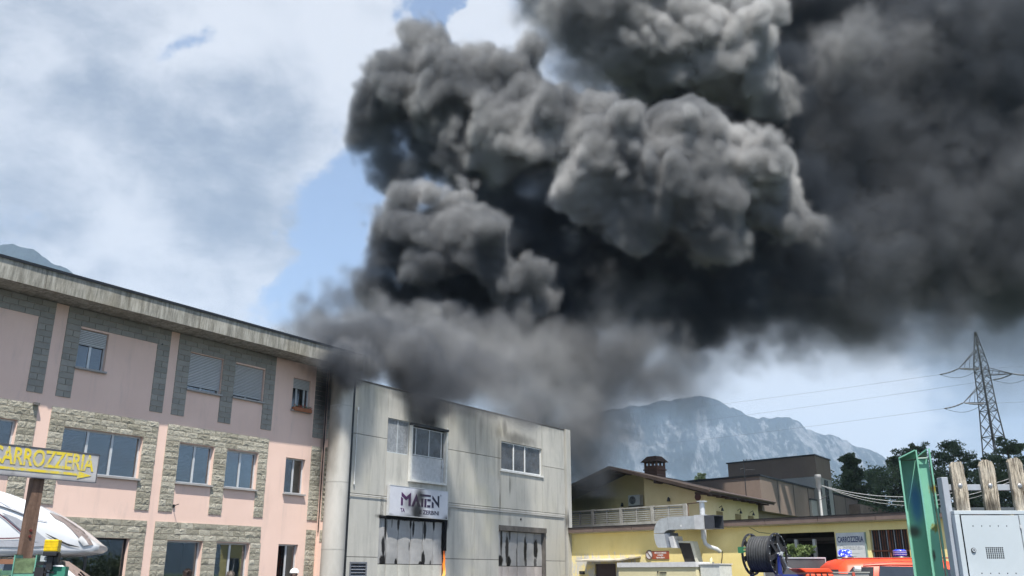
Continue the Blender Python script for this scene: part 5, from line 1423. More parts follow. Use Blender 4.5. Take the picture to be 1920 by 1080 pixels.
    holes = [(x, z, .0030, 'r') for z in (1.8435, 1.600) for x in ((2.494, 2.541, 2.586, 2.631, 2.676) if z > 1.7 else (2.502, 2.549, 2.594, 2.639, 2.684))]
    grid = [(2.546 + i * .0108, 1.6785 + j * .0103, .0078, 's') for i in range(9) for j in range(6)]
    X = sorted({xs0, xs1} | {h[0] + s_ * h[2] * (.5 if h[3] == 's' else 1) for h in holes + grid for s_ in (-1, 1)}); Z = sorted({zs0, zs1} | {h[1] + s_ * h[2] * (.5 if h[3] == 's' else 1) for h in holes + grid for s_ in (-1, 1)})
    X = [x for i, x in enumerate(X) if i == 0 or x - X[i - 1] > 1e-5]; Z = [z for i, z in enumerate(Z) if i == 0 or z - Z[i - 1] > 1e-5]
    b = MB(); allh = holes + grid
    vi = {}
    def V_(i, j):
        if (i, j) not in vi: vi[(i, j)] = len(b.v); b.v.append((X[i], -.022, Z[j]))
        return vi[(i, j)]
    for j in range(len(Z) - 1):
        for i in range(len(X) - 1):
            cx, cz = (X[i] + X[i + 1]) / 2, (Z[j] + Z[j + 1]) / 2
            if any(abs(cx - h[0]) < h[2] * (.5 if h[3] == 's' else 1) and abs(cz - h[1]) < h[2] * (.5 if h[3] == 's' else 1) for h in allh): continue
            b.f.append((V_(i, j), V_(i + 1, j), V_(i + 1, j + 1), V_(i, j + 1))); b.m.append(0); b.sm.append(False)
    dr = b.build('door', cm, cb)
    md = dr.modifiers.new('plate', 'SOLIDIFY'); md.thickness = .003; md.offset = 1
    b = MB(); b.box(2.433, 2.75, -.010, .0, .6, 1.9); b.build('cabinet_inside', M['dark'], cb)
    b = MB(); b.tube([(2.4755, -.030, 1.7185), (2.4755, -.021, 1.7185)], .0125, 20); b.build('lock', M['black_metal'], dr)
    b = MB(); b.disc_ring((2.4755, 0, 1.7185), .0045, .010, -.0325, -.0302, 20); b.build('lock_ring', M['galv'], dr)
    b = MB(); b.box(2.745, 2.757, -.03, -.0225, 1.832, 1.850); b.box(2.745, 2.757, -.03, -.0225, 1.60, 1.615); b.build('hinge', M['alu'], dr)
build_fence()

# ------------------------------------------------------------------ vehicles and people
def loft(b, sections, m=0, smooth=True, close=True):
    """sections: lists of equal length of points; joins them into a skin"""
    n = len(sections[0]); i0 = len(b.v)
    for s in sections: b.v += [tuple(p) for p in s]
    for k in range(len(sections) - 1):
        for j in range(n if close else n - 1):
            j2 = (j + 1) % n
            b.f.append((i0 + k * n + j, i0 + k * n + j2, i0 + (k + 1) * n + j2, i0 + (k + 1) * n + j)); b.m.append(m); b.sm.append(smooth)
    for k in (0, len(sections) - 1):
        b.f.append(tuple(i0 + k * n + j for j in range(n))); b.m.append(m); b.sm.append(False)

def wheel(parent, x, y, r, w, name='wheel'):
    b = MB(); b.tube([(x, y - w / 2, r), (x, y - w * .4, r), (x, y + w * .4, r), (x, y + w / 2, r)], [r * .92, r, r, r * .92], 24)
    t = b.build(name, M['black'], parent)
    b = MB(); b.tube([(x, y - w / 2 - .01, r), (x, y + w / 2 + .01, r)], r * .58, 16); b.build('rim', M['galv'], t)

def build_camper():
    # local x = forwards (towards the right and a little towards the camera), y = left of the vehicle, z up
    HX = R(18)
    tip = Vector((-6.50, 14.6, 0))
    base = empty('motorhome', (tip.x, tip.y, 0), HX, 'white coachbuilt motorhome with a swooping overcab nose and grey side graphics', 'motorhome')
    t = NT('white_gelcoat'); v = t.pos(base)
    c = t.mix(t.smooth(t.noise(v, 1.5, 5, .6), .3, .7), (.62, .63, .64), (.68, .69, .70)); wh = t.set(c, .22, 0, .5)
    t.p.inputs['Coat Weight'].default_value = .4
    grey = plain('grey_graphic', (.33, .34, .37), .3); dkr = plain('dark_red_line', (.10, .02, .035), .4); brn = plain('taupe_graphic', (.22, .18, .165), .3)
    # coach body: vertical sections along x from the tail (-6.6) to the nose tip (0); (z bottom, z top, half width)
    prof = [(-6.7, .9, 2.55, .98), (-6.55, .5, 2.72, 1.08), (-6.0, .45, 2.80, 1.12), (-4.0, .45, 2.86, 1.14), (-2.9, .45, 2.90, 1.14), (-2.35, .50, 2.89, 1.14), (-2.05, 1.80, 2.87, 1.14), (-1.8, 1.82, 2.84, 1.14),
            (-1.4, 1.83, 2.76, 1.13), (-1.0, 1.84, 2.62, 1.10), (-.7, 1.85, 2.48, 1.05), (-.4, 1.86, 2.29, .97), (-.2, 1.88, 2.15, .87), (-.07, 1.91, 2.05, .74), (0.0, 1.95, 2.01, .60)]
    # the profile is resampled so that the skin is smooth
    px_ = np.array([p[0] for p in prof]); fine = []
    for x in np.concatenate([np.linspace(-6.7, -2.35, 14), np.linspace(-2.05, 0, 34)]):
        q = []
        for k in (1, 2, 3):
            ys = np.array([p[k] for p in prof]); w_ = .16 if -1.9 < x < -.15 else .0
            vals = [np.interp(min(max(x + d, -6.7), 0), px_, ys) for d in ((-w_, -w_ / 2, 0, w_ / 2, w_) if w_ else (0,))]; q.append(float(np.mean(vals)))
        fine.append((float(x), *q))
    prof = fine
    secs = []
    for (x, zb, zt, hw) in prof:
        r = min(.30, (zt - zb) * .45); pts = []; rx = min(.22, hw * .3)
        for (cx, cz, a0) in ((hw - rx, zt - r, 0), (-(hw - rx), zt - r, PI / 2), (-(hw - rx * .5), zb + r * .35, PI), (hw - rx * .5, zb + r * .35, 1.5 * PI)):
            rr_ = r if cz > (zb + zt) / 2 else r * .35; rxx = rx if cz > (zb + zt) / 2 else rx * .5
            for k in range(8):
                a = a0 + k / 7 * PI / 2; pts.append((x, cx + math.cos(a) * rxx, cz + math.sin(a) * rr_))
        secs.append(pts)
    b = MB(); loft(b, secs); body = b.build('coach_body', wh, base)
    # camera side is the vehicle's right side: y negative
    def strip(pts_top, pts_bot, mat, nm, off=.015, parent=None):
        b = MB(); nn = 6
        def dense(pp): 
            xs = [p[0] for p in pp]; return [(x, float(np.interp(x, xs, [p[1] for p in pp]))) for x in np.linspace(xs[0], xs[-1], 24)]
        ta, ba = dense(pts_top), dense(pts_bot)
        for k in range(23):
            for j in range(nn):
                def pt(k_, j_): f = j_ / nn; return (ba[k_][0] * (1 - f) + ta[k_][0] * f, ba[k_][1] * (1 - f) + ta[k_][1] * f)
                q = [pt(k, j), pt(k + 1, j), pt(k + 1, j + 1), pt(k, j + 1)]
                b.face([(x, -hw_at(x, z) - off, z) for x, z in q], smooth=True)
        o = b.build(nm, mat, parent or base)
        return o
    def hw_at(x, z):
        for a, c_ in zip(prof, prof[1:]):
            if a[0] <= x <= c_[0]:
                f = (x - a[0]) / (c_[0] - a[0]); hw = a[3] + (c_[3] - a[3]) * f; zt = a[2] + (c_[2] - a[2]) * f; zb = a[1] + (c_[1] - a[1]) * f
                r = min(.30, (zt - zb) * .45); rx = min(.22, hw * .3)
                if z > zt - r: 
                    s_ = min(1, (z - zt + r) / r); return hw - rx + rx * math.sqrt(max(0, 1 - s_ * s_))
                if z < zb + r * .35:
                    s_ = min(1, (zb + r * .35 - z) / (r * .35)); return hw - rx * .5 + rx * .5 * math.sqrt(max(0, 1 - s_ * s_))
                return hw
        return prof[-1][3]
    def curve(f, x0, x1, n=14): return [(x0 + (x1 - x0) * k / n, f(x0 + (x1 - x0) * k / n)) for k in range(n + 1)]
    # swooping lines and film graphics of the overcab
    up = [(-3.4, 2.66), (-2.6, 2.70), (-2.1, 2.68), (-1.75, 2.62), (-1.50, 2.52), (-1.31, 2.42), (-1.15, 2.29), (-1.03, 2.19), (-.91, 2.11)]
    strip(up, [(x, z - .020) for x, z in up], dkr, 'side_line')
    up = [(-3.4, 2.26), (-2.4, 2.22), (-1.75, 2.145), (-1.55, 2.10), (-1.37, 2.08), (-1.1, 2.09), (-.91, 2.105)]
    strip(up, [(x, z - .016) for x, z in up], dkr, 'side_line')
    up = [(-3.2, 2.20), (-2.4, 2.17), (-1.7, 2.10), (-1.4, 2.045), (-1.0, 2.05), (-.55, 1.995)]
    strip(up, [(-3.2, 2.19), (-2.4, 2.12), (-1.7, 2.0), (-1.4, 1.965), (-1.0, 1.96), (-.55, 1.985)], grey, 'side_graphic')
    up = [(-1.30, 2.44), (-1.10, 2.37), (-.92, 2.27), (-.76, 2.14), (-.56, 1.99)]
    strip(up, [(-1.28, 2.42), (-1.08, 2.25), (-.92, 2.13), (-.80, 2.03), (-.58, 1.985)], grey, 'side_graphic')
    up = [(-.72, 2.47), (-.55, 2.41), (-.40, 2.32), (-.24, 2.21), (-.13, 2.09), (-.07, 2.01)]
    strip(up, [(-.62, 2.38), (-.50, 2.32), (-.38, 2.22), (-.27, 2.11), (-.21, 2.03), (-.18, 1.985)], brn, 'nose_graphic')
    up = [(-.24, 2.14), (-.17, 2.07), (-.125, 2.005)]
    strip(up, [(-.27, 2.085), (-.22, 2.02), (-.19, 1.99)], plain('pale_print', (.5, .5, .5)), 'nose_print', off=.021)
    up = [(-.70, 2.16), (-.55, 2.09), (-.40, 2.02), (-.24, 1.975)]
    strip(up, [(-.69, 2.15), (-.54, 2.055), (-.38, 1.985), (-.24, 1.97)], M['black'], 'nose_slit')
    up = [(-1.75, 2.72), (-1.4, 2.63), (-1.1, 2.47), (-.85, 2.36), (-.70, 2.33)]
    strip(up, [(x, z - .012) for x, z in up], grey, 'panel_joint')
    # gutter rail and roof seam
    b = MB(); pts = [(x, -hw_at(x, zt - .22) - .012, zt - .20) for (x, zb, zt, hw) in prof if -6 < x < -.9]; b.tube(pts, .012, 6); b.build('roof_seam', grey, base)
    # side window of the luton and door recess
    b = MB()
    ring = []
    for k in range(20):
        a = 2 * PI * k / 20; ring.append((-3.55 + .62 * math.copysign(abs(math.cos(a)) ** .6, math.cos(a)), 2.30 + .20 * math.copysign(abs(math.sin(a)) ** .6, math.sin(a))))
    b.prism(ring, -1.165, -1.15, 'y'); b.build('side_window', plain('smoked_acrylic', (.03, .035, .04), .1), base)
    b = MB(); b.box(-5.6, -4.9, -1.16, -1.13, .5, 2.35); b.build('side_door', wh, base)
    # cab: bonnet, screen, doors
    cab = MB()
    cs = [(-2.4, .45, 1.81, .98), (-1.1, .45, 1.81, .96), (-.55, .45, 1.78, .95)]
    secs = []
    for (x, zb, zt, hw) in ((-2.4, .45, 1.81, 1.0), (-1.25, .45, 1.81, .97), (-.62, .45, 1.80, .93)):
        secs.append([(x, -hw, zb), (x, -hw, 1.25), (x, -hw * .86, zt), (x, hw * .86, zt), (x, hw, 1.25), (x, hw, zb)])
    secs.append([(-.15, -.97, .45), (-.15, -.97, 1.22), (.12, -.88, 1.30), (.12, .88, 1.30), (-.15, .97, 1.22), (-.15, .97, .45)])
    secs.append([(.75, -.86, .40), (.75, -.86, .95), (.70, -.8, 1.02), (.70, .8, 1.02), (.75, .86, .95), (.75, .86, .40)])
    loft(cab, secs, smooth=False); cb = cab.build('cab', wh, base, bevel=.03)
    gl = plain('dark_windscreen', (.035, .045, .05), .05, 0, .8)
    b = MB(); b.face([(-.60, -.84, 1.775), (.09, -.90, 1.325), (.09, .90, 1.325), (-.60, .84, 1.775)]); o = b.build('windscreen', gl, base); o.location.z = .012; o.location.x = .012
    md = o.modifiers.new('t', 'SOLIDIFY'); md.thickness = .008
    b = MB(); b.face([(-1.20, -.985, 1.28), (-.30, -.975, 1.27), (-.66, -.865, 1.72), (-1.20, -.87, 1.74)]); o = b.build('side_glass', gl, base); o.location.y = -.012
    b = MB(); b.tube([(-.66, -.88, 1.84), (.12, -.97, 1.24)], .045, 8); b.build('pillar', wh, base)
    b = MB(); b.tube([(.0, -.5, 1.42), (-.3, .1, 1.62)], .012, 5); b.build('wiper', M['black'], base)
    for x in (-5.2, -.05):
        for y in (-.95, .95): wheel(base, x, y, .34, .22)
build_camper()

def build_fire_pickup():
    # seen from behind and to the side: roof, pillar and rear glass show above the frame edge
    base = empty('fire_truck', (6.62, 16.3, 0), R(-6), 'bright red fire service vehicle with two blue beacons parked in front of the shop', 'fire truck')
    t = NT('fire_red'); v = t.pos(base); c = t.mix(t.smooth(t.noise(v, 2, 5, .6), .3, .7), (.74, .06, .018), (.80, .08, .025)); red = t.set(c, .42, 0, .35)
    gl = plain('tinted_vehicle_glass', (.025, .03, .04), .05, 0, .8)
    def sec(x, zb, zw, zt, hw, hr):
        return [(x, -hw, zb), (x, -hw - .02, (zb + zw) / 2), (x, -hw, zw), (x, -hr - .03, zt - .10), (x, -hr + .10, zt - .01), (x, 0, zt + .02), (x, hr - .10, zt - .01), (x, hr + .03, zt - .10), (x, hw, zw), (x, hw + .02, (zb + zw) / 2), (x, hw, zb)]
    b = MB()
    loft(b, [sec(-1.02, .45, 1.12, 1.50, .88, .80), sec(-.99, .42, 1.14, 1.72, .90, .80), sec(-.86, .42, 1.15, 1.82, .90, .78), sec(-.2, .42, 1.16, 1.845, .91, .79), (sec(.7, .42, 1.14, 1.83, .91, .78)), sec(1.15, .42, 1.12, 1.72, .90, .74), sec(1.35, .42, 1.10, 1.62, .90, .70)], smooth=True)
    # bonnet
    loft(b, [sec(1.36, .42, 1.02, 1.12, .90, .80), sec(2.3, .42, .95, 1.05, .88, .78), sec(2.75, .45, .80, .86, .80, .70)], smooth=True)
    body = b.build('body', red, base)
    b = MB()
    for y0 in (-1,):
        b.face([(-.48, -.915, 1.18), (.55, -.925, 1.18), (.42, -.838, 1.70), (-.36, -.836, 1.715)])
    o = b.build('side_window', gl, base); md = o.modifiers.new('t', 'SOLIDIFY'); md.thickness = .02; md.offset = 0
    b = MB(); b.face([(.70, -.93, 1.18), (1.12, -.92, 1.16), (.95, -.82, 1.62), (.62, -.835, 1.69)]); o = b.build('side_window', gl, base); md = o.modifiers.new('t', 'SOLIDIFY'); md.thickness = .02; md.offset = 0
    b = MB(); b.face([(-1.035, -.74, 1.20), (-1.035, .74, 1.20), (-1.005, .68, 1.66), (-1.005, -.68, 1.66)]); o = b.build('rear_window', gl, base); md = o.modifiers.new('t', 'SOLIDIFY'); md.thickness = .02; md.offset = 0
    b = MB(); b.tube([(-.90, -.60, 1.846), (1.0, -.60, 1.85)], .012, 6); b.tube([(-.62, -.83, 1.745), (-.1, -.85, 1.792), (.6, -.84, 1.775)], .007, 5); b.build('roof_gutter', plain('dark_red_seam', (.25, .02, .012), .4), base)
    b = MB(); b.face([(-.97, -.925, 1.20), (-.56, -.925, 1.19), (-.46, -.842, 1.70), (-.80, -.835, 1.70), (-.93, -.87, 1.56)]); o = b.build('rear_quarter_window', M['black'], base); md = o.modifiers.new('t', 'SOLIDIFY'); md.thickness = .03; md.offset = 0
    # beacons
    def beacon(x, y, lit, nm_lab):
        q = MB(); q.tube([(x, y, 1.855), (x, y, 1.885)], [.15, .13], 20); bb = q.build('beacon_base', M['black'], base)
        t = NT('blue_lens' + ('_lit' if lit else '')); v = t.pos()
        c = t.mix(t.smooth(t.noise(v, 22, 3, .6), .4, .7), (.01, .03, .45), (.08, .16, .75)); t.set(c, .15, 0, .6)
        if lit:
            e = t.mix(t.smooth(t.noise(v, 26, 2, .5), .52, .62), (.02, .03, .9), (.75, .85, 1.0)); t.l(e, t.p.inputs['Emission Color']); t.p.inputs['Emission Strength'].default_value = 1.0
        q = MB(); q.tube([(x, y, 1.886), (x, y, 1.90), (x, y, 1.93), (x, y, 1.955), (x, y, 1.985), (x, y, 2.0)], [.105, .115, .110, .114, .107, .08], 22); q.build('beacon_lens', t.mat, bb)
        for z in (1.915, 1.945, 1.972): q = MB(); q.tube([(x, y, z - .004), (x, y, z + .004)], .1165, 22); q.build('beacon_ring', M['galv'] if not lit else t.mat, bb)
    beacon(-.88 + .16, -.1, True, ''); beacon(.22, -.1, False, '')
    for x in (-.35, 2.0):
        for y in (-.80, .80): wheel(base, x, y, .38, .24)
    b = MB(); b.box(-1.1, 2.8, -.7, .7, .35, .5); b.build('chassis', M['black'], base)
    # things beside it
build_fire_pickup()

def build_mesh_panel():
    base = empty('mesh_panel', (5.27, 17.2, 0), 0, 'grey expanded metal panel standing behind the hose reel', 'panel')
    t = NT('grey_mesh'); v = t.pos(base)
    s = t.n('ShaderNodeSeparateXYZ'); t.l(v, s.inputs[0])
    c = t.mix(t.smooth(t.noise(v, 2, 5, .6), .3, .7), (.13, .13, .135), (.22, .22, .225)); m = t.set(c, .6, .3, .4)
    b = MB(); b.box(-.56, .56, 0, .012, 1.0, 1.86); b.build('backing', plain('mesh_backing', (.07, .07, .075)), base)
    b = MB()
    for k in range(75): x = -.55 + k * .0148; b.box(x, x + .006, -.010, -.002, 1.0, 1.86)
    tag(b.build('mesh_wire', m, base), kind='stuff')
    b = MB(); b.box(-.57, .57, -.02, .03, 1.862, 1.885); b.box(-.585, -.572, -.02, .03, 0, 1.885); b.box(.572, .585, -.02, .03, 0, 1.885); b.build('frame', M['galv'], base)
build_mesh_panel()

def build_reel():
    base = empty('hose_reel', (3.57, 13.0, .91), R(48), 'large black hose reel wound with dark hose on a green and blue frame', 'hose reel')
    blk = M['black']; base.scale = (.60, .75, .60)
    z = 1.58
    hose = rough_mat('dark_rubber_hose', (.055, .057, .06), .25, 10, 60, .6)
    # axle along local y; the near flange faces the camera's right
    for y, nm in ((-.26, 'flange'), (.26, 'flange')):
        b = MB(); b.disc_ring((0, y, z), .44, .48, -.018, .018, 40)
        for k in range(6):
            a = k * PI / 3 + .3; d = Vector((math.cos(a), 0, math.sin(a))); n = Vector((-math.sin(a), 0, math.cos(a)))
            p0, p1 = Vector((0, y, z)) + d * .10, Vector((0, y, z)) + d * .45
            w0, w1 = .035, .065
            q = [p0 - n * w0, p1 - n * w1, p1 + n * w1, p0 + n * w0]
            b.hexa([v_ + Vector((0, -.010, 0)) for v_ in q], [v_ + Vector((0, .010, 0)) for v_ in q])
        b.disc_ring((0, y, z), .0, .12, -.014, .014, 24)
        b.build(nm, blk, base)
        b = MB()
        for k in range(18):
            a = 2 * PI * k / 18; c = Vector((math.cos(a) * .46, y - .022, z + math.sin(a) * .46)); b.tube([c, c + Vector((0, -.006, 0))], .010, 6)
        b.build('rivet_ring', M['galv'], base)
    b = MB(); b.tube([(0, -.24, z), (0, .24, z)], .18, 24); b.build('drum', blk, base)
    # hose: real turns, three layers
    for lay, rr_ in enumerate((.24, .29, .34, .39)):
        b = MB(); pts = []; turns = 9
        for k in range(turns * 22 + 1):
            a = 2 * PI * k / 22; y = -.225 + .45 * (k / (turns * 22)) * (1 if lay % 2 == 0 else 1); pts.append((math.cos(a) * rr_, y, z + math.sin(a) * rr_))
        b.tube(pts, .0265, 6); b.build('hose_layer', hose, base)
    # crank and hub
    b = MB(); b.tube([(0, -.24, z), (0, -.36, z)], .03, 10); b.tube([(-.16, -.34, z + .22), (.24, -.34, z - .30)], .012, 8); b.tube([(-.10, -.33, z - .03), (.12, -.33, z + .03)], .012, 8); b.tube([(0, -.335, z), (0, -.355, z)], .055, 12); b.tube([(.24, -.34, z - .30), (.42, -.34, z - .33)], .022, 8)
    b.build('crank', M['galv'], base)
    gr = plain('green_bracket', (.03, .16, .07), .5); bl = plain('blue_frame', (.015, .03, .20), .4)
    b = MB(); b.box(-.57, -.53, .20, .30, 1.60, 1.74); b.tube([(-.55, .25, 1.72), (-.1, .22, 1.72)], .016, 8); b.tube([(-.55, .25, 1.64), (-.1, .22, 1.64)], .016, 8); b.build('bracket', gr, base)
    b = MB(); b.box(-.58, .62, -.34, .34, 1.02, 1.08); b.box(-.56, -.50, -.32, -.26, -1.59, 1.02); b.box(.52, .58, -.32, -.26, -1.59, 1.02); b.box(-.56, -.50, .26, .32, -1.59, 1.02); b.box(.52, .58, .26, .32, -1.59, 1.02)
    b.hexa([(-.08, -.30, 1.08), (.08, -.30, 1.08), (.08, -.27, 1.08), (-.08, -.27, 1.08)], [(-.03, -.30, z), (.03, -.30, z), (.03, -.27, z), (-.03, -.27, z)])
    b.hexa([(-.08, .27, 1.08), (.08, .27, 1.08), (.08, .30, 1.08), (-.08, .30, 1.08)], [(-.03, .27, z), (.03, .27, z), (.03, .30, z), (-.03, .30, z)]); b.build('frame', bl, base)
build_reel()

def build_equipment():
    # red pump housing, ribbed
    base = empty('portable_pump', (2.95, 9.0, 0), 0, 'red ribbed portable pump housing right of the hose reel', 'pump')
    red = plain('orange_red_plastic', (.68, .07, .02), .35)
    b = MB(); b.box(-.14, .13, -.15, .2, 1.35, 1.60); b.build('housing', red, base, bevel=.02)
    b = MB(); b.hexa([(-.14, -.15, 1.605), (.13, -.15, 1.605), (.13, .2, 1.605), (-.14, .2, 1.605)], [(-.20, -.15, 1.645), (.09, -.15, 1.645), (.09, .2, 1.645), (-.20, .2, 1.645)]); b.build('top_cover', red, base, bevel=.008)
    for k in range(5):
        b = MB(); x = -.15 + k * .055; b.hexa([(x, -.156, 1.56), (x + .012, -.156, 1.56), (x + .012, -.151, 1.56), (x, -.151, 1.56)], [(x - .014, -.156, 1.600), (x - .002, -.156, 1.600), (x - .002, -.151, 1.600), (x - .014, -.151, 1.600)]); b.build('rib_slot', M['black'], base)
    b = MB(); b.box(-.35, -.15, -.1, .15, 1.2, 1.59); b.build('blue_tank', plain('blue_tank_paint', (.02, .04, .22), .4), base)
    b = MB(); b.box(-.1, .1, -.1, .1, 0, 1.34); b.build('stand', M['black_metal'], base)
    base = empty('metal_rack', (3.22, 9.05, 0), R(-4), 'pale metal rack with a round fitting in front of the red vehicle', 'rack')
    g = rough_mat('pale_rack_metal', (.48, .47, .42), .1, 5, 30, .4, .05, 40, .5, .4)
    b = MB(); b.box(-.16, .26, -.05, .1, 1.604, 1.614); b.build('top_plate', g, base)
    b = MB(); b.box(-.14, .25, -.04, .09, 1.575, 1.596); b.tube([(-.22, 0, 1.60), (-.10, 0, 1.60)], .017, 8); b.tube([(-.26, -.02, 1.61), (-.20, -.02, 1.60)], .012, 8); b.build('tray', g, base)
    b = MB(); b.tube([(.13, 0, 1.645), (.19, 0, 1.64)], .024, 12); b.build('round_fitting', plain('light_fitting', (.55, .56, .56), .35), base)
    b = MB(); b.box(.09, .115, -.056, -.051, 1.56, 1.61); b.build('red_strap', plain('red_strap_web', (.45, .08, .05)), base)
    b = MB()
    for x in (-.14, .22): b.box(x, x + .02, 0, .02, 0, 1.57)
    b.build('leg', g, base)
build_equipment()

def build_bay_plant():
    p = shop_local(13.95, -.35, 0)
    base = empty('potted_plant', p, YANG, 'feathery light green plant in the open bay between the two posts', 'plant')
    b = MB(); b.box(-.6, .6, -.2, .2, 0, 1.9); b.build('planter', plain('grey_planter', (.25, .25, .24), .7), base)
    rr = random.Random(3); cents = []; s = MB()
    for k in range(34):
        a = rr.uniform(0, 2 * PI); l = rr.uniform(.4, 1.1); x = rr.uniform(-.45, .45) ; e = Vector((x + math.cos(a) * l * .5, math.sin(a) * l * .3, 1.95 + l * .8))
        m_ = Vector((x + math.cos(a) * l * .2, math.sin(a) * l * .1, 1.95 + l * .6)); s.tube([(x, 0, 1.85), m_, e], [.012, .008, .004], 4)
        for f in (.5, .75, 1.0): c = m_.lerp(e, f); cents.append((c.x, c.y, c.z, .12))
    s.build('stem', M['leaf_pale'], base)
    me = leaf_cloud(cents, 3, 14, .06); me.materials.append(M['leaf_pale']); link_mesh('foliage', me, base)
build_bay_plant()

def build_hedge():
    # hedge outside the frame on the right whose reflection shows in the ground floor windows
    rr = random.Random(6); cents = []
    for k in range(420): cents.append((rr.uniform(20.5, 23.0), rr.uniform(12, 31), rr.uniform(.3, 2.6) + mnoise.noise(Vector((k, 0, 0))), .8))
    me = leaf_cloud(cents, 9, 45, .13); me.materials.append(M['leaf'])
    base = empty('hedge', (0, 0, 0), 0, 'tall dark hedge beyond the right edge, seen only mirrored in the ground floor windows', 'hedge')
    link_mesh('foliage', me, base)
build_hedge()

def build_person(x, y, facing, height, label, hair_col, shirt, helmet=False):
    base = empty('person', (x, y, 0), facing, label, 'person', None)
    s = height / 1.75
    pts = [(0, 0, .98), (0, 0, 1.15), (0, 0, 1.36), (0, .01, 1.47), (0, 0, 1.53), (0, -.02, 1.60), (0, 0, 1.67),
           (.10, 0, .93), (.11, -.01, .52), (.12, .02, .10), (.12, -.10, .04), (-.10, 0, .93), (-.12, .01, .52), (-.13, .03, .10), (-.13, -.09, .04),
           (.19, 0, 1.42), (.24, .02, 1.14), (.25, -.08, .90), (.25, -.12, .82), (-.19, 0, 1.42), (-.24, .02, 1.14), (-.25, -.08, .90), (-.25, -.12, .82)]
    ed = [(0, 1), (1, 2), (2, 3), (3, 4), (4, 5), (5, 6), (0, 7), (7, 8), (8, 9), (9, 10), (0, 11), (11, 12), (12, 13), (13, 14), (2, 15), (15, 16), (16, 17), (17, 18), (2, 19), (19, 20), (20, 21), (21, 22)]
    rad = [.15, .14, .16, .06, .058, .095, .08, .09, .065, .045, .04, .09, .065, .045, .04, .065, .048, .035, .03, .065, .048, .035, .03]
    me = bpy.data.meshes.new('body'); me.from_pydata([tuple(c * s for c in p) for p in pts], ed, [])
    skin = rough_mat('skin', (.45, .27, .19), .08, 5, 20, .6) if 'skin' not in bpy.data.materials else bpy.data.materials['skin']
    me.materials.append(shirt)
    o = link_mesh('body', me, base)
    md = o.modifiers.new('skin', 'SKIN')
    for i, v in enumerate(me.skin_vertices[0].data if me.skin_vertices else []): v.radius = (rad[i] * s, rad[i] * s * .85)
    if me.skin_vertices: me.skin_vertices[0].data[0].use_root = True
    sb = o.modifiers.new('smooth', 'SUBSURF'); sb.levels = sb.render_levels = 2
    b = MB()
    # head with a simple face, over the neck
    secs = []
    for k in range(9):
        t = k / 8; z = 1.50 + .25 * t; r = .085 * math.sin(PI * (.12 + .80 * t)) ** .7
        secs.append([(math.cos(a) * r * .86, math.sin(a) * r * (1.08), z) for a in [2 * PI * j / 16 for j in range(16)]])
    loft(b, [[tuple(c * s for c in p) for p in q] for q in secs]); b.tube([(0, -.085 * s, 1.625 * s), (0, -.115 * s, 1.60 * s)], [.010, .016], 6)
    for sx in (-1, 1): b.tube([(sx * .075 * s, 0, 1.60 * s), (sx * .09 * s, .01, 1.64 * s)], .015, 6)
    b.build('head', skin, base)
    if helmet:
        b = MB(); b.tube([(0, 0, 1.655 * s), (0, 0, 1.70 * s), (0, 0, 1.745 * s), (0, 0, 1.775 * s), (0, 0, 1.785 * s)], [.125, .120, .098, .06, .01], 20); b.build('helmet', hair_col, base)
    else:
        rr = random.Random(int(x * 100)); b = MB()
        b.tube([(0, .012, 1.62 * s), (0, .012, 1.69 * s), (0, .01, 1.74 * s), (0, .0, 1.765 * s), (0, 0, 1.77 * s)], [.09, .094, .075, .04, .005], 16)
        for k in range(160):
            a = rr.uniform(0, 2 * PI); e = rr.uniform(.2, 1.5); d = Vector((math.cos(a) * math.cos(e), math.sin(a) * math.cos(e), math.sin(e)))
            p = Vector((0, .01, 1.665 * s)) + Vector((d.x * .088, d.y * .095, d.z * .10)); q = p + (d + Vector((rr.uniform(-.9, .9), rr.uniform(-.9, .9), rr.uniform(-.3, .5)))) * .022
            b.tube([p, q], [.008, .003], 4, cap=False)
        b.build('hair', hair_col, base)
hair = rough_mat('dark_brown_hair', (.035, .022, .018), .3, 30, 90, .6); grey_hair = rough_mat('grey_brown_hair', (.16, .13, .11), .3, 30, 90, .6)
build_person(*(lambda p: (p[0], 21))(px_at(352, 1070, 21)), R(200), 1.66, 'dark haired person before the wide ground floor window, only the hair in view', hair, plain('navy_shirt', (.03, .04, .08), .8))
build_person(*(lambda p: (p[0], 22))(px_at(433, 1072, 22)), R(160), 1.61, 'grey haired person standing left of the glazed door, only the crown in view', grey_hair, plain('beige_shirt', (.40, .34, .27), .8))
build_person(*(lambda p: (p[0], 25))(px_at(552, 1072, 25)), R(10), 1.70, 'person in a white helmet before the glazed door, only the top in view', M['white'], plain('firefighter_jacket', (.05, .05, .06), .8), True)

# ------------------------------------------------------------------ smoke: real volumes over and behind the workshop
VOX = 0.21
LO = np.array([-20., 34., 6.]); HI = np.array([64., 88., 61.])
DIM = np.ceil((HI - LO) / VOX).astype(int) + 1
def sm_at(u, v, Y):
    a = (u - 960) / FPX; b = (540 - v) / FPX; S_, C_ = math.sin(PITCH), math.cos(PITCH)
    t = Y / (C_ - b * S_); return np.array([a * t, Y, 1.6 + (S_ + b * C_) * t]), t / FPX
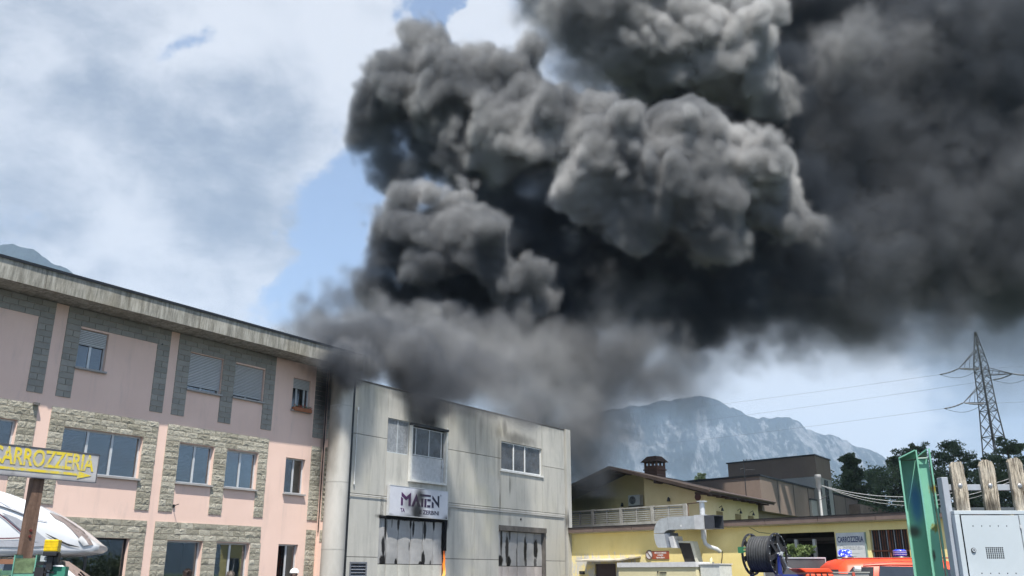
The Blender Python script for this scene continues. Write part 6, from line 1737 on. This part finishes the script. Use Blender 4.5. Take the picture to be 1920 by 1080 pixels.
# where each billow stands: u, v, r (as the photo shows it), distance, edge softness m, opacity per m, share of pale smoke, lumps
BILLOWS = [
    # the dark mass behind and to the right, soft
    (1250, 190, 130, 68, 2.5, .9, .0, 1), (1440, 240, 140, 70, 3, .9, .0, 1), (1600, 300, 200, 72, 4.5, .9, .10, 1), (1780, 180, 250, 74, 4.5, .9, .10, 1),
    (1880, 400, 250, 74, 5, .8, .12, 1), (1720, 470, 210, 72, 4.5, .8, .10, 1), (1600, 530, 170, 70, 4.5, .8, .04, 1), (1450, 500, 160, 68, 4, .8, .0, 1),
    (1330, 560, 140, 66, 3, 1., .0, 1), (1180, 470, 130, 66, 3, 1., .0, 1), (1080, 420, 120, 66, 3, 1., .0, 1), (1000, 350, 110, 64, 3, 1., .05, 1), (1060, 560, 120, 66, 3, 1., .0, 1),
    (1420, 610, 95, 66, 4, .7, .05, 1), (1520, 20, 160, 72, 4, .8, .03, 1), (1680, 20, 150, 72, 5, .7, .03, 1), (2050, 100, 220, 76, 8, .6, .03, 0), (2080, 350, 220, 76, 8, .5, .06, 0), (2080, 560, 170, 76, 10, .15, .1, 0),
    (1400, 380, 120, 67, 3, .9, .0, 1), (1560, 600, 120, 70, 9, .25, .1, 0), (1700, 600, 150, 72, 10, .25, .15, 0), (1850, 580, 170, 72, 11, .22, .15, 0), (1960, 660, 130, 74, 10, .08, .3, 0),
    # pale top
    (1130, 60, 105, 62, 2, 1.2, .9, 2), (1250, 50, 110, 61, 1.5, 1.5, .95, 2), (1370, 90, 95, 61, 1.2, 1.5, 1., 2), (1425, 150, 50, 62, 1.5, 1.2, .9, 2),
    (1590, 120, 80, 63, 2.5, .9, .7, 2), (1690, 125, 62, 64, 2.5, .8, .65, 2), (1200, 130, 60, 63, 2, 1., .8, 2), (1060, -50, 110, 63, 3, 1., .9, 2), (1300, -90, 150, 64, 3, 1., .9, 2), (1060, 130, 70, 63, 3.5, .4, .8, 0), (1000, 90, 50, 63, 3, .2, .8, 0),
    # pale middle band
    (960, 270, 85, 60, 1.5, 1.4, .7, 2), (1060, 260, 85, 58, 1.2, 1.6, .9, 2), (1150, 320, 92, 57, 1, 1.8, 1, 2), (1140, 225, 50, 59, 1, 1.8, 1, 2),
    (1270, 325, 92, 57, 1, 1.8, 1, 2), (1380, 305, 80, 58, 1, 1.8, 1, 2), (1440, 340, 55, 59, 1, 1.6, 1, 2), (1490, 425, 38, 60, 1, 1.6, 1, 2), (1480, 370, 30, 60, 1, 1.6, 1, 2),
    (1340, 400, 68, 58, 1.2, 1.6, .95, 2), (1200, 400, 60, 57, 1, 1.8, 1, 2), (1100, 360, 50, 58, 1, 1.8, 1, 2), (1290, 270, 40, 58, 1, 1.8, 1, 2),
    # upper left lobe, lower billows dark for soot and for painted shade
    (805, 105, 52, 61, 1.6, 1.2, .4, 2), (755, 175, 65, 61, 1.6, 1.2, .35, 2), (705, 235, 45, 61, 1.6, 1.1, .3, 2), (840, 200, 68, 60, 1.6, 1.2, .4, 2),
    (920, 175, 75, 61, 1.8, 1.2, .5, 2), (790, 270, 60, 62, 1.8, 1.2, .05, 2), (880, 300, 75, 62, 1.8, 1.2, .05, 2), (720, 285, 34, 62, 2, .7, .1, 1), (940, 390, 80, 64, 2, 1.2, .0, 2),
    # lower left lobe
    (760, 420, 72, 56, 1.4, 1.4, .4, 2), (850, 420, 72, 56, 1, 1.7, .6, 2), (900, 460, 65, 55, 1, 1.8, .7, 2), (965, 515, 50, 55, 1, 1.8, .75, 2),
    (725, 490, 52, 56, 1.4, 1.3, .3, 2), (795, 480, 46, 54, 1, 1.8, .8, 2), (985, 575, 35, 56, 1, 1.5, .5, 2), (705, 400, 32, 57, 1.4, 1.2, .4, 2),
    (830, 570, 88, 60, 2, 1.6, .0, 1), (920, 590, 85, 60, 2, 1.6, .0, 1), (740, 560, 62, 57, 1.5, 1.3, .1, 1), (1000, 600, 85, 62, 2, 1.5, .0, 1), (690, 540, 45, 57, 2, .8, .4, 2),
    # greyer column in the middle
    (1150, 560, 75, 60, 4, .6, .5, 1), (1210, 600, 55, 59, 3, .7, .5, 1), (1130, 660, 95, 58, 4, .7, .45, 1), (1230, 540, 45, 60, 3, .6, .5, 1),
    # along the roofs: broad and soft, then lumps
    (640, 600, 55, 56, 3, .7, .6, 1), (580, 625, 42, 55, 3, .5, .6, 1), (530, 625, 36, 55, 2, .8, .7, 1), (575, 600, 34, 55, 2, .9, .65, 1), (620, 560, 34, 56, 2, .8, .5, 1), (500, 640, 24, 54, 2, .6, .7, 1), (560, 640, 34, 52, 2, .9, .7, 1), (710, 615, 60, 55, 2, 1., .6, 2), (800, 620, 52, 54, 1.2, 1.3, .75, 2), (650, 660, 50, 48, 2.5, .8, .65, 2), (760, 600, 50, 56, 2, 1, .5, 2),
    (720, 670, 62, 49, 2, 1.1, .7, 2), (800, 690, 80, 50, 2, 1., .7, 2), (880, 670, 70, 54, 2, 1., .6, 2), (890, 730, 90, 54, 2.5, .9, .65, 1), (990, 715, 110, 57, 4, .8, .6, 1), (1000, 790, 100, 60, 4, .7, .55, 0), (1100, 730, 120, 61, 5, .7, .5, 1), (960, 650, 70, 58, 2.5, .8, .5, 2),
    (1110, 810, 105, 63, 6, .45, .55, 0), (1210, 710, 110, 63, 6, .55, .4, 0), (1320, 655, 85, 64, 4, .8, .0, 1), (1250, 630, 90, 64, 3, .9, .0, 1), (1095, 880, 60, 61, 4, .4, .4, 0), (1200, 790, 110, 64, 7, .4, .5, 0), (1290, 720, 95, 65, 6, .4, .2, 0),
    (1085, 905, 28, 57, 2, 1., .1, 1), (1075, 960, 18, 55.5, 2, .5, .05, 0),
    # black puffs at the eaves and over the burnt window
    (660, 692, 24, 39.5, 1.2, 2.2, .0, 2), (635, 706, 14, 38.3, 1.2, 1.8, .0, 1), (695, 682, 30, 40.5, 1.2, 1.6, .2, 1), (740, 690, 34, 42.5, 1.8, .9, .5, 1), (815, 757, 30, 40.8, 1.2, 1.2, .1, 1), (800, 735, 30, 42, 1.5, 1., .3, 1), (870, 740, 40, 45, 2.5, .6, .6, 0), (950, 770, 40, 48, 3, .5, .6, 0), (1030, 800, 40, 51, 3, .5, .6, 0),
    (560, 668, 36, 36.2, 2.5, .12, .5, 0), (600, 676, 28, 36.8, 2.2, .22, .4, 0),
    # fillers
    (860, 520, 70, 61, 2, 1.4, .0, 1), (900, 560, 70, 61, 2, 1.5, .0, 1), (800, 540, 60, 59, 2, 1.4, .05, 1), (960, 440, 80, 63, 2, 1.4, .0, 1), (740, 450, 45, 58, 2, 1., .2, 1),
    (1450, 410, 50, 59, 1.2, 1.5, .9, 2), (1500, 400, 26, 60, 1, 1.6, 1., 2), (1420, 360, 50, 59, 1.2, 1.5, .9, 2),
    (930, 760, 50, 48.5, 2.5, .7, .6, 1), (1000, 790, 48, 51, 3, .7, .6, 1), (1060, 800, 50, 54.5, 3, .7, .6, 1), (850, 735, 46, 45, 2.2, .7, .6, 1), (1110, 860, 50, 58, 3.5, .5, .5, 0), (1060, 740, 90, 57, 4, .6, .55, 1),
    # rolling over the parapet, just behind the facade
    (700, 700, 34, 40.3, 1.6, 1.1, .6, 1), (740, 708, 38, 42, 1.8, 1., .65, 1), (780, 715, 40, 43.2, 1.8, 1., .65, 2), (820, 722, 40, 44.8, 1.8, 1., .6, 1), (860, 733, 42, 46.4, 2, .9, .6, 1), (900, 742, 42, 48, 2, .9, .6, 2),
    (940, 750, 42, 49.6, 2.2, .9, .6, 1), (980, 760, 42, 51.4, 2.2, .8, .6, 1), (1020, 770, 42, 53, 2.4, .8, .6, 1), (1060, 790, 44, 55, 2.6, .8, .5, 1), (1090, 830, 44, 56.5, 3, .7, .45, 0),
    # black smoke pushing out under the eaves end and drifting in front of the wall head
    (656, 694, 19, 36.8, .8, 4., .0, 1), (678, 688, 19, 37.3, .8, 3., .05, 1), (634, 704, 11, 36.6, .8, 2.5, .0, 1), (690, 672, 26, 38, 1.2, 1.5, .5, 1),
    (812, 762, 22, 41.2, 1.0, .9, .1, 1), (795, 742, 20, 41.2, 1.2, .6, .3, 1), (850, 775, 26, 42, 1.8, .25, .5, 0), (985, 840, 22, 46.5, 1.5, .30, .4, 0), (900, 785, 26, 43.5, 2, .2, .6, 0),
    # dark cores that keep the sky from showing through
    (1000, 460, 100, 64, 2, 1.5, .0, 1), (1100, 500, 110, 65, 2, 1.5, .0, 1), (1230, 430, 110, 63, 2, 1.5, .0, 1), (1330, 470, 110, 64, 2, 1.5, .0, 1), (870, 330, 70, 63, 2, 1.4, .05, 1), (900, 480, 80, 60, 2, 1.5, .0, 1), (820, 500, 60, 59, 2, 1.5, .0, 1),
    (700, 560, 50, 57.5, 2, 1.2, .3, 1), (640, 630, 50, 50, 2.5, .9, .6, 2), (580, 640, 40, 46, 2.5, .5, .55, 1), (620, 655, 30, 41, 2, .6, .6, 1), (680, 650, 44, 46, 2, 1., .65, 2), (930, 690, 90, 58, 2.5, 1.1, .4, 1), (1050, 680, 90, 60, 3, 1., .4, 1),
]
sm_rng = np.random.default_rng(7)
sm_ax = [LO[i] + VOX * np.arange(DIM[i]) for i in range(3)]
def sm_noise(cell, seed):
    r = np.random.default_rng(seed)
    sh = [int(DIM[i] * VOX / cell) + 4 for i in range(3)]
    g = r.random(sh, dtype=np.float32) * 2 - 1
    for a in range(3):
        p = np.arange(DIM[a]) * VOX / cell + 1; i = np.floor(p).astype(int); t = (p - i).astype(np.float32)
        w = [((1 - t) ** 3 / 6), ((3 * t ** 3 - 6 * t ** 2 + 4) / 6), ((-3 * t ** 3 + 3 * t ** 2 + 3 * t + 1) / 6), (t ** 3 / 6)]
        g = np.moveaxis(g, a, -1); g = sum(g[..., i - 1 + k] * w[k] for k in range(4)); g = np.moveaxis(g, -1, a)
    return np.ascontiguousarray(g, dtype=np.float32)
warp = [sm_noise(8.0, 1 + k) * 2.2 + sm_noise(3.2, 4 + k) * 2.2 + sm_noise(1.5, 7 + k) * 1.3 for k in range(3)]
sm_F = np.full(DIM, -6., np.float32); sm_e = np.full(DIM, 2., np.float32); sm_o = np.full(DIM, 1., np.float32); sm_t = np.zeros(DIM, np.float32)
def splat(c, r, e, op, l, amp, k=.9):
    """smooth union of billows: distance, softness, opacity and tone blend into one another"""
    Rr = r + 3.5
    i0 = np.maximum(((c - Rr - LO) / VOX).astype(int), 0); i1 = np.minimum(((c + Rr - LO) / VOX).astype(int) + 1, DIM)
    if (i1 <= i0).any(): return
    s = tuple(slice(a, b) for a, b in zip(i0, i1))
    X = sm_ax[0][s[0]].astype(np.float32)[:, None, None] - c[0] + warp[0][s] * amp
    Y = sm_ax[1][s[1]].astype(np.float32)[None, :, None] - c[1] + warp[1][s] * amp
    Z = sm_ax[2][s[2]].astype(np.float32)[None, None, :] - c[2] + warp[2][s] * amp
    d = r - np.sqrt(X * X + Y * Y + Z * Z); F = sm_F[s]
    h = np.clip(.5 + .5 * (d - F) / k, 0, 1)
    sm_F[s] = F + (d - F) * h + k * h * (1 - h)
    for arr, val in ((sm_e, e), (sm_o, op), (sm_t, l)):
        a = arr[s]; arr[s] = a + (val - a) * h
def unit(v): return v / np.linalg.norm(v)
for (u, v, rp, Y, e, op, l, lump) in BILLOWS:
    c, k = sm_at(u, v, Y); r = rp * k
    splat(c, r, e, op, l, 1., 1.4)
    if lump:
        for _ in range(int(10 + r ** 2 * (1.0 if lump == 2 else .25))):
            v3 = unit(sm_rng.normal(size=3))
            if v3[1] > .5: v3[1] *= -1
            rr = r * sm_rng.uniform(.18, .42); splat(c + v3 * (r - rr * .35), rr, e, op, l * sm_rng.uniform(.75, 1.), .7, .5)
# billowing relief: rounded swells parted by creases, at five scales
relief = np.zeros(DIM, np.float32)
for i, (cell, a) in enumerate(((3.6, .85), (1.9, .80), (1.05, .62), (.62, .42), (.40, .26))):
    relief += a * (np.abs(sm_noise(cell, 11 + i)) * 3.2 - .42)
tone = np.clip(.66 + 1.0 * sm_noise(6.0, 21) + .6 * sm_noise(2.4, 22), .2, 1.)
D_ = sm_F + relief * np.clip(.40 * sm_e + .25, 0, 1.25)
D_ = np.clip(D_ / (sm_e * np.where(sm_e < 2, .68, .85).astype(np.float32)), 0, 1); D_ = D_ * D_ * (3 - 2 * D_) * sm_o * np.where(sm_e < 2, 1.7, 1.05).astype(np.float32)
wisp = np.clip(.75 + 1.6 * sm_noise(2.6, 31) + .9 * sm_noise(1.0, 32), .12, 1.3); D_ *= np.where(sm_e > 2.4, wisp, 1).astype(np.float32); del wisp
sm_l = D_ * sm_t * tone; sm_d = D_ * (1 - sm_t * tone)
del relief, sm_F, sm_e, sm_o, sm_t, tone, D_, warp

def smoke_volume(name, den, mat, shift, label):
    """the computed density handed to a Volume Cube through a point attribute"""
    den = den + (den > 0) * sm_rng.random(den.shape, dtype=np.float32) * .02
    den[0] = den[-1] = 0; den[:, 0] = den[:, -1] = 0; den[:, :, 0] = den[:, :, -1] = 0
    # trim to the part that holds smoke
    nz = [np.flatnonzero(den.any(axis=tuple(j for j in range(3) if j != i))) for i in range(3)]
    a = [max(0, int(q[0]) - 1) for q in nz]; z = [min(int(DIM[i]), int(nz[i][-1]) + 2) for i in range(3)]
    den = np.ascontiguousarray(den[a[0]:z[0], a[1]:z[1], a[2]:z[2]]); lo = LO + VOX * np.array(a); dim = den.shape
    me = bpy.data.meshes.new(name); me.vertices.add(den.size)
    me.attributes.new('dens', 'FLOAT', 'POINT').data.foreach_set('value', den.ravel())
    ob = bpy.data.objects.new(name, me); COL.objects.link(ob); ob.location = shift
    ng = bpy.data.node_groups.new(name, 'GeometryNodeTree')
    ng.interface.new_socket('Geometry', in_out='INPUT', socket_type='NodeSocketGeometry')
    ng.interface.new_socket('Geometry', in_out='OUTPUT', socket_type='NodeSocketGeometry')
    N = ng.nodes.new; L = ng.links.new
    gi = N('NodeGroupInput'); go = N('NodeGroupOutput'); pos = N('GeometryNodeInputPosition')
    sub = N('ShaderNodeVectorMath'); sub.operation = 'SUBTRACT'; sub.inputs[1].default_value = tuple(lo); L(pos.outputs[0], sub.inputs[0])
    scl = N('ShaderNodeVectorMath'); scl.operation = 'SCALE'; scl.inputs['Scale'].default_value = 1 / VOX; L(sub.outputs[0], scl.inputs[0])
    sep = N('ShaderNodeSeparateXYZ'); L(scl.outputs[0], sep.inputs[0])
    def imath(op, x, y):
        m = N('FunctionNodeIntegerMath'); m.operation = op
        for i, q in enumerate((x, y)):
            if isinstance(q, int): m.inputs[i].default_value = q
            else: L(q, m.inputs[i])
        return m.outputs[0]
    def rnd(s_):
        m = N('FunctionNodeFloatToInt'); m.rounding_mode = 'ROUND'; L(s_, m.inputs[0]); return m.outputs[0]
    ix, iy, iz = [rnd(sep.outputs[i]) for i in range(3)]
    idx = imath('ADD', imath('MULTIPLY', imath('ADD', imath('MULTIPLY', ix, int(dim[1])), iy), int(dim[2])), iz)
    si = N('GeometryNodeSampleIndex'); si.data_type = 'FLOAT'; si.domain = 'POINT'
    na = N('GeometryNodeInputNamedAttribute'); na.data_type = 'FLOAT'; na.inputs[0].default_value = 'dens'
    L(gi.outputs[0], si.inputs[0]); L(na.outputs[0], si.inputs['Value']); L(idx, si.inputs['Index'])
    vc = N('GeometryNodeVolumeCube')
    vc.inputs['Min'].default_value = tuple(lo); vc.inputs['Max'].default_value = tuple(lo + VOX * (np.array(dim) - 1))
    for ax_, k in zip('XYZ', dim): vc.inputs['Resolution ' + ax_].default_value = int(k)
    L(si.outputs[0], vc.inputs['Density'])
    sm = N('GeometryNodeSetMaterial'); sm.inputs['Material'].default_value = mat
    L(vc.outputs[0], sm.inputs[0]); L(sm.outputs[0], go.inputs[0])
    ob.modifiers.new('grid', 'NODES').node_group = ng; me.materials.append(mat)
    return tag(ob, label, 'smoke', kind='stuff')
def smoke_mat(name, col, aniso):
    m = bpy.data.materials.new(name); m.use_nodes = True; t = m.node_tree; t.nodes.clear()
    o = t.nodes.new('ShaderNodeOutputMaterial'); p = t.nodes.new('ShaderNodeVolumePrincipled')
    p.inputs['Color'].default_value = (*col, 1); p.inputs['Density'].default_value = 1; p.inputs['Anisotropy'].default_value = aniso
    t.links.new(p.outputs[0], o.inputs['Volume']); return m
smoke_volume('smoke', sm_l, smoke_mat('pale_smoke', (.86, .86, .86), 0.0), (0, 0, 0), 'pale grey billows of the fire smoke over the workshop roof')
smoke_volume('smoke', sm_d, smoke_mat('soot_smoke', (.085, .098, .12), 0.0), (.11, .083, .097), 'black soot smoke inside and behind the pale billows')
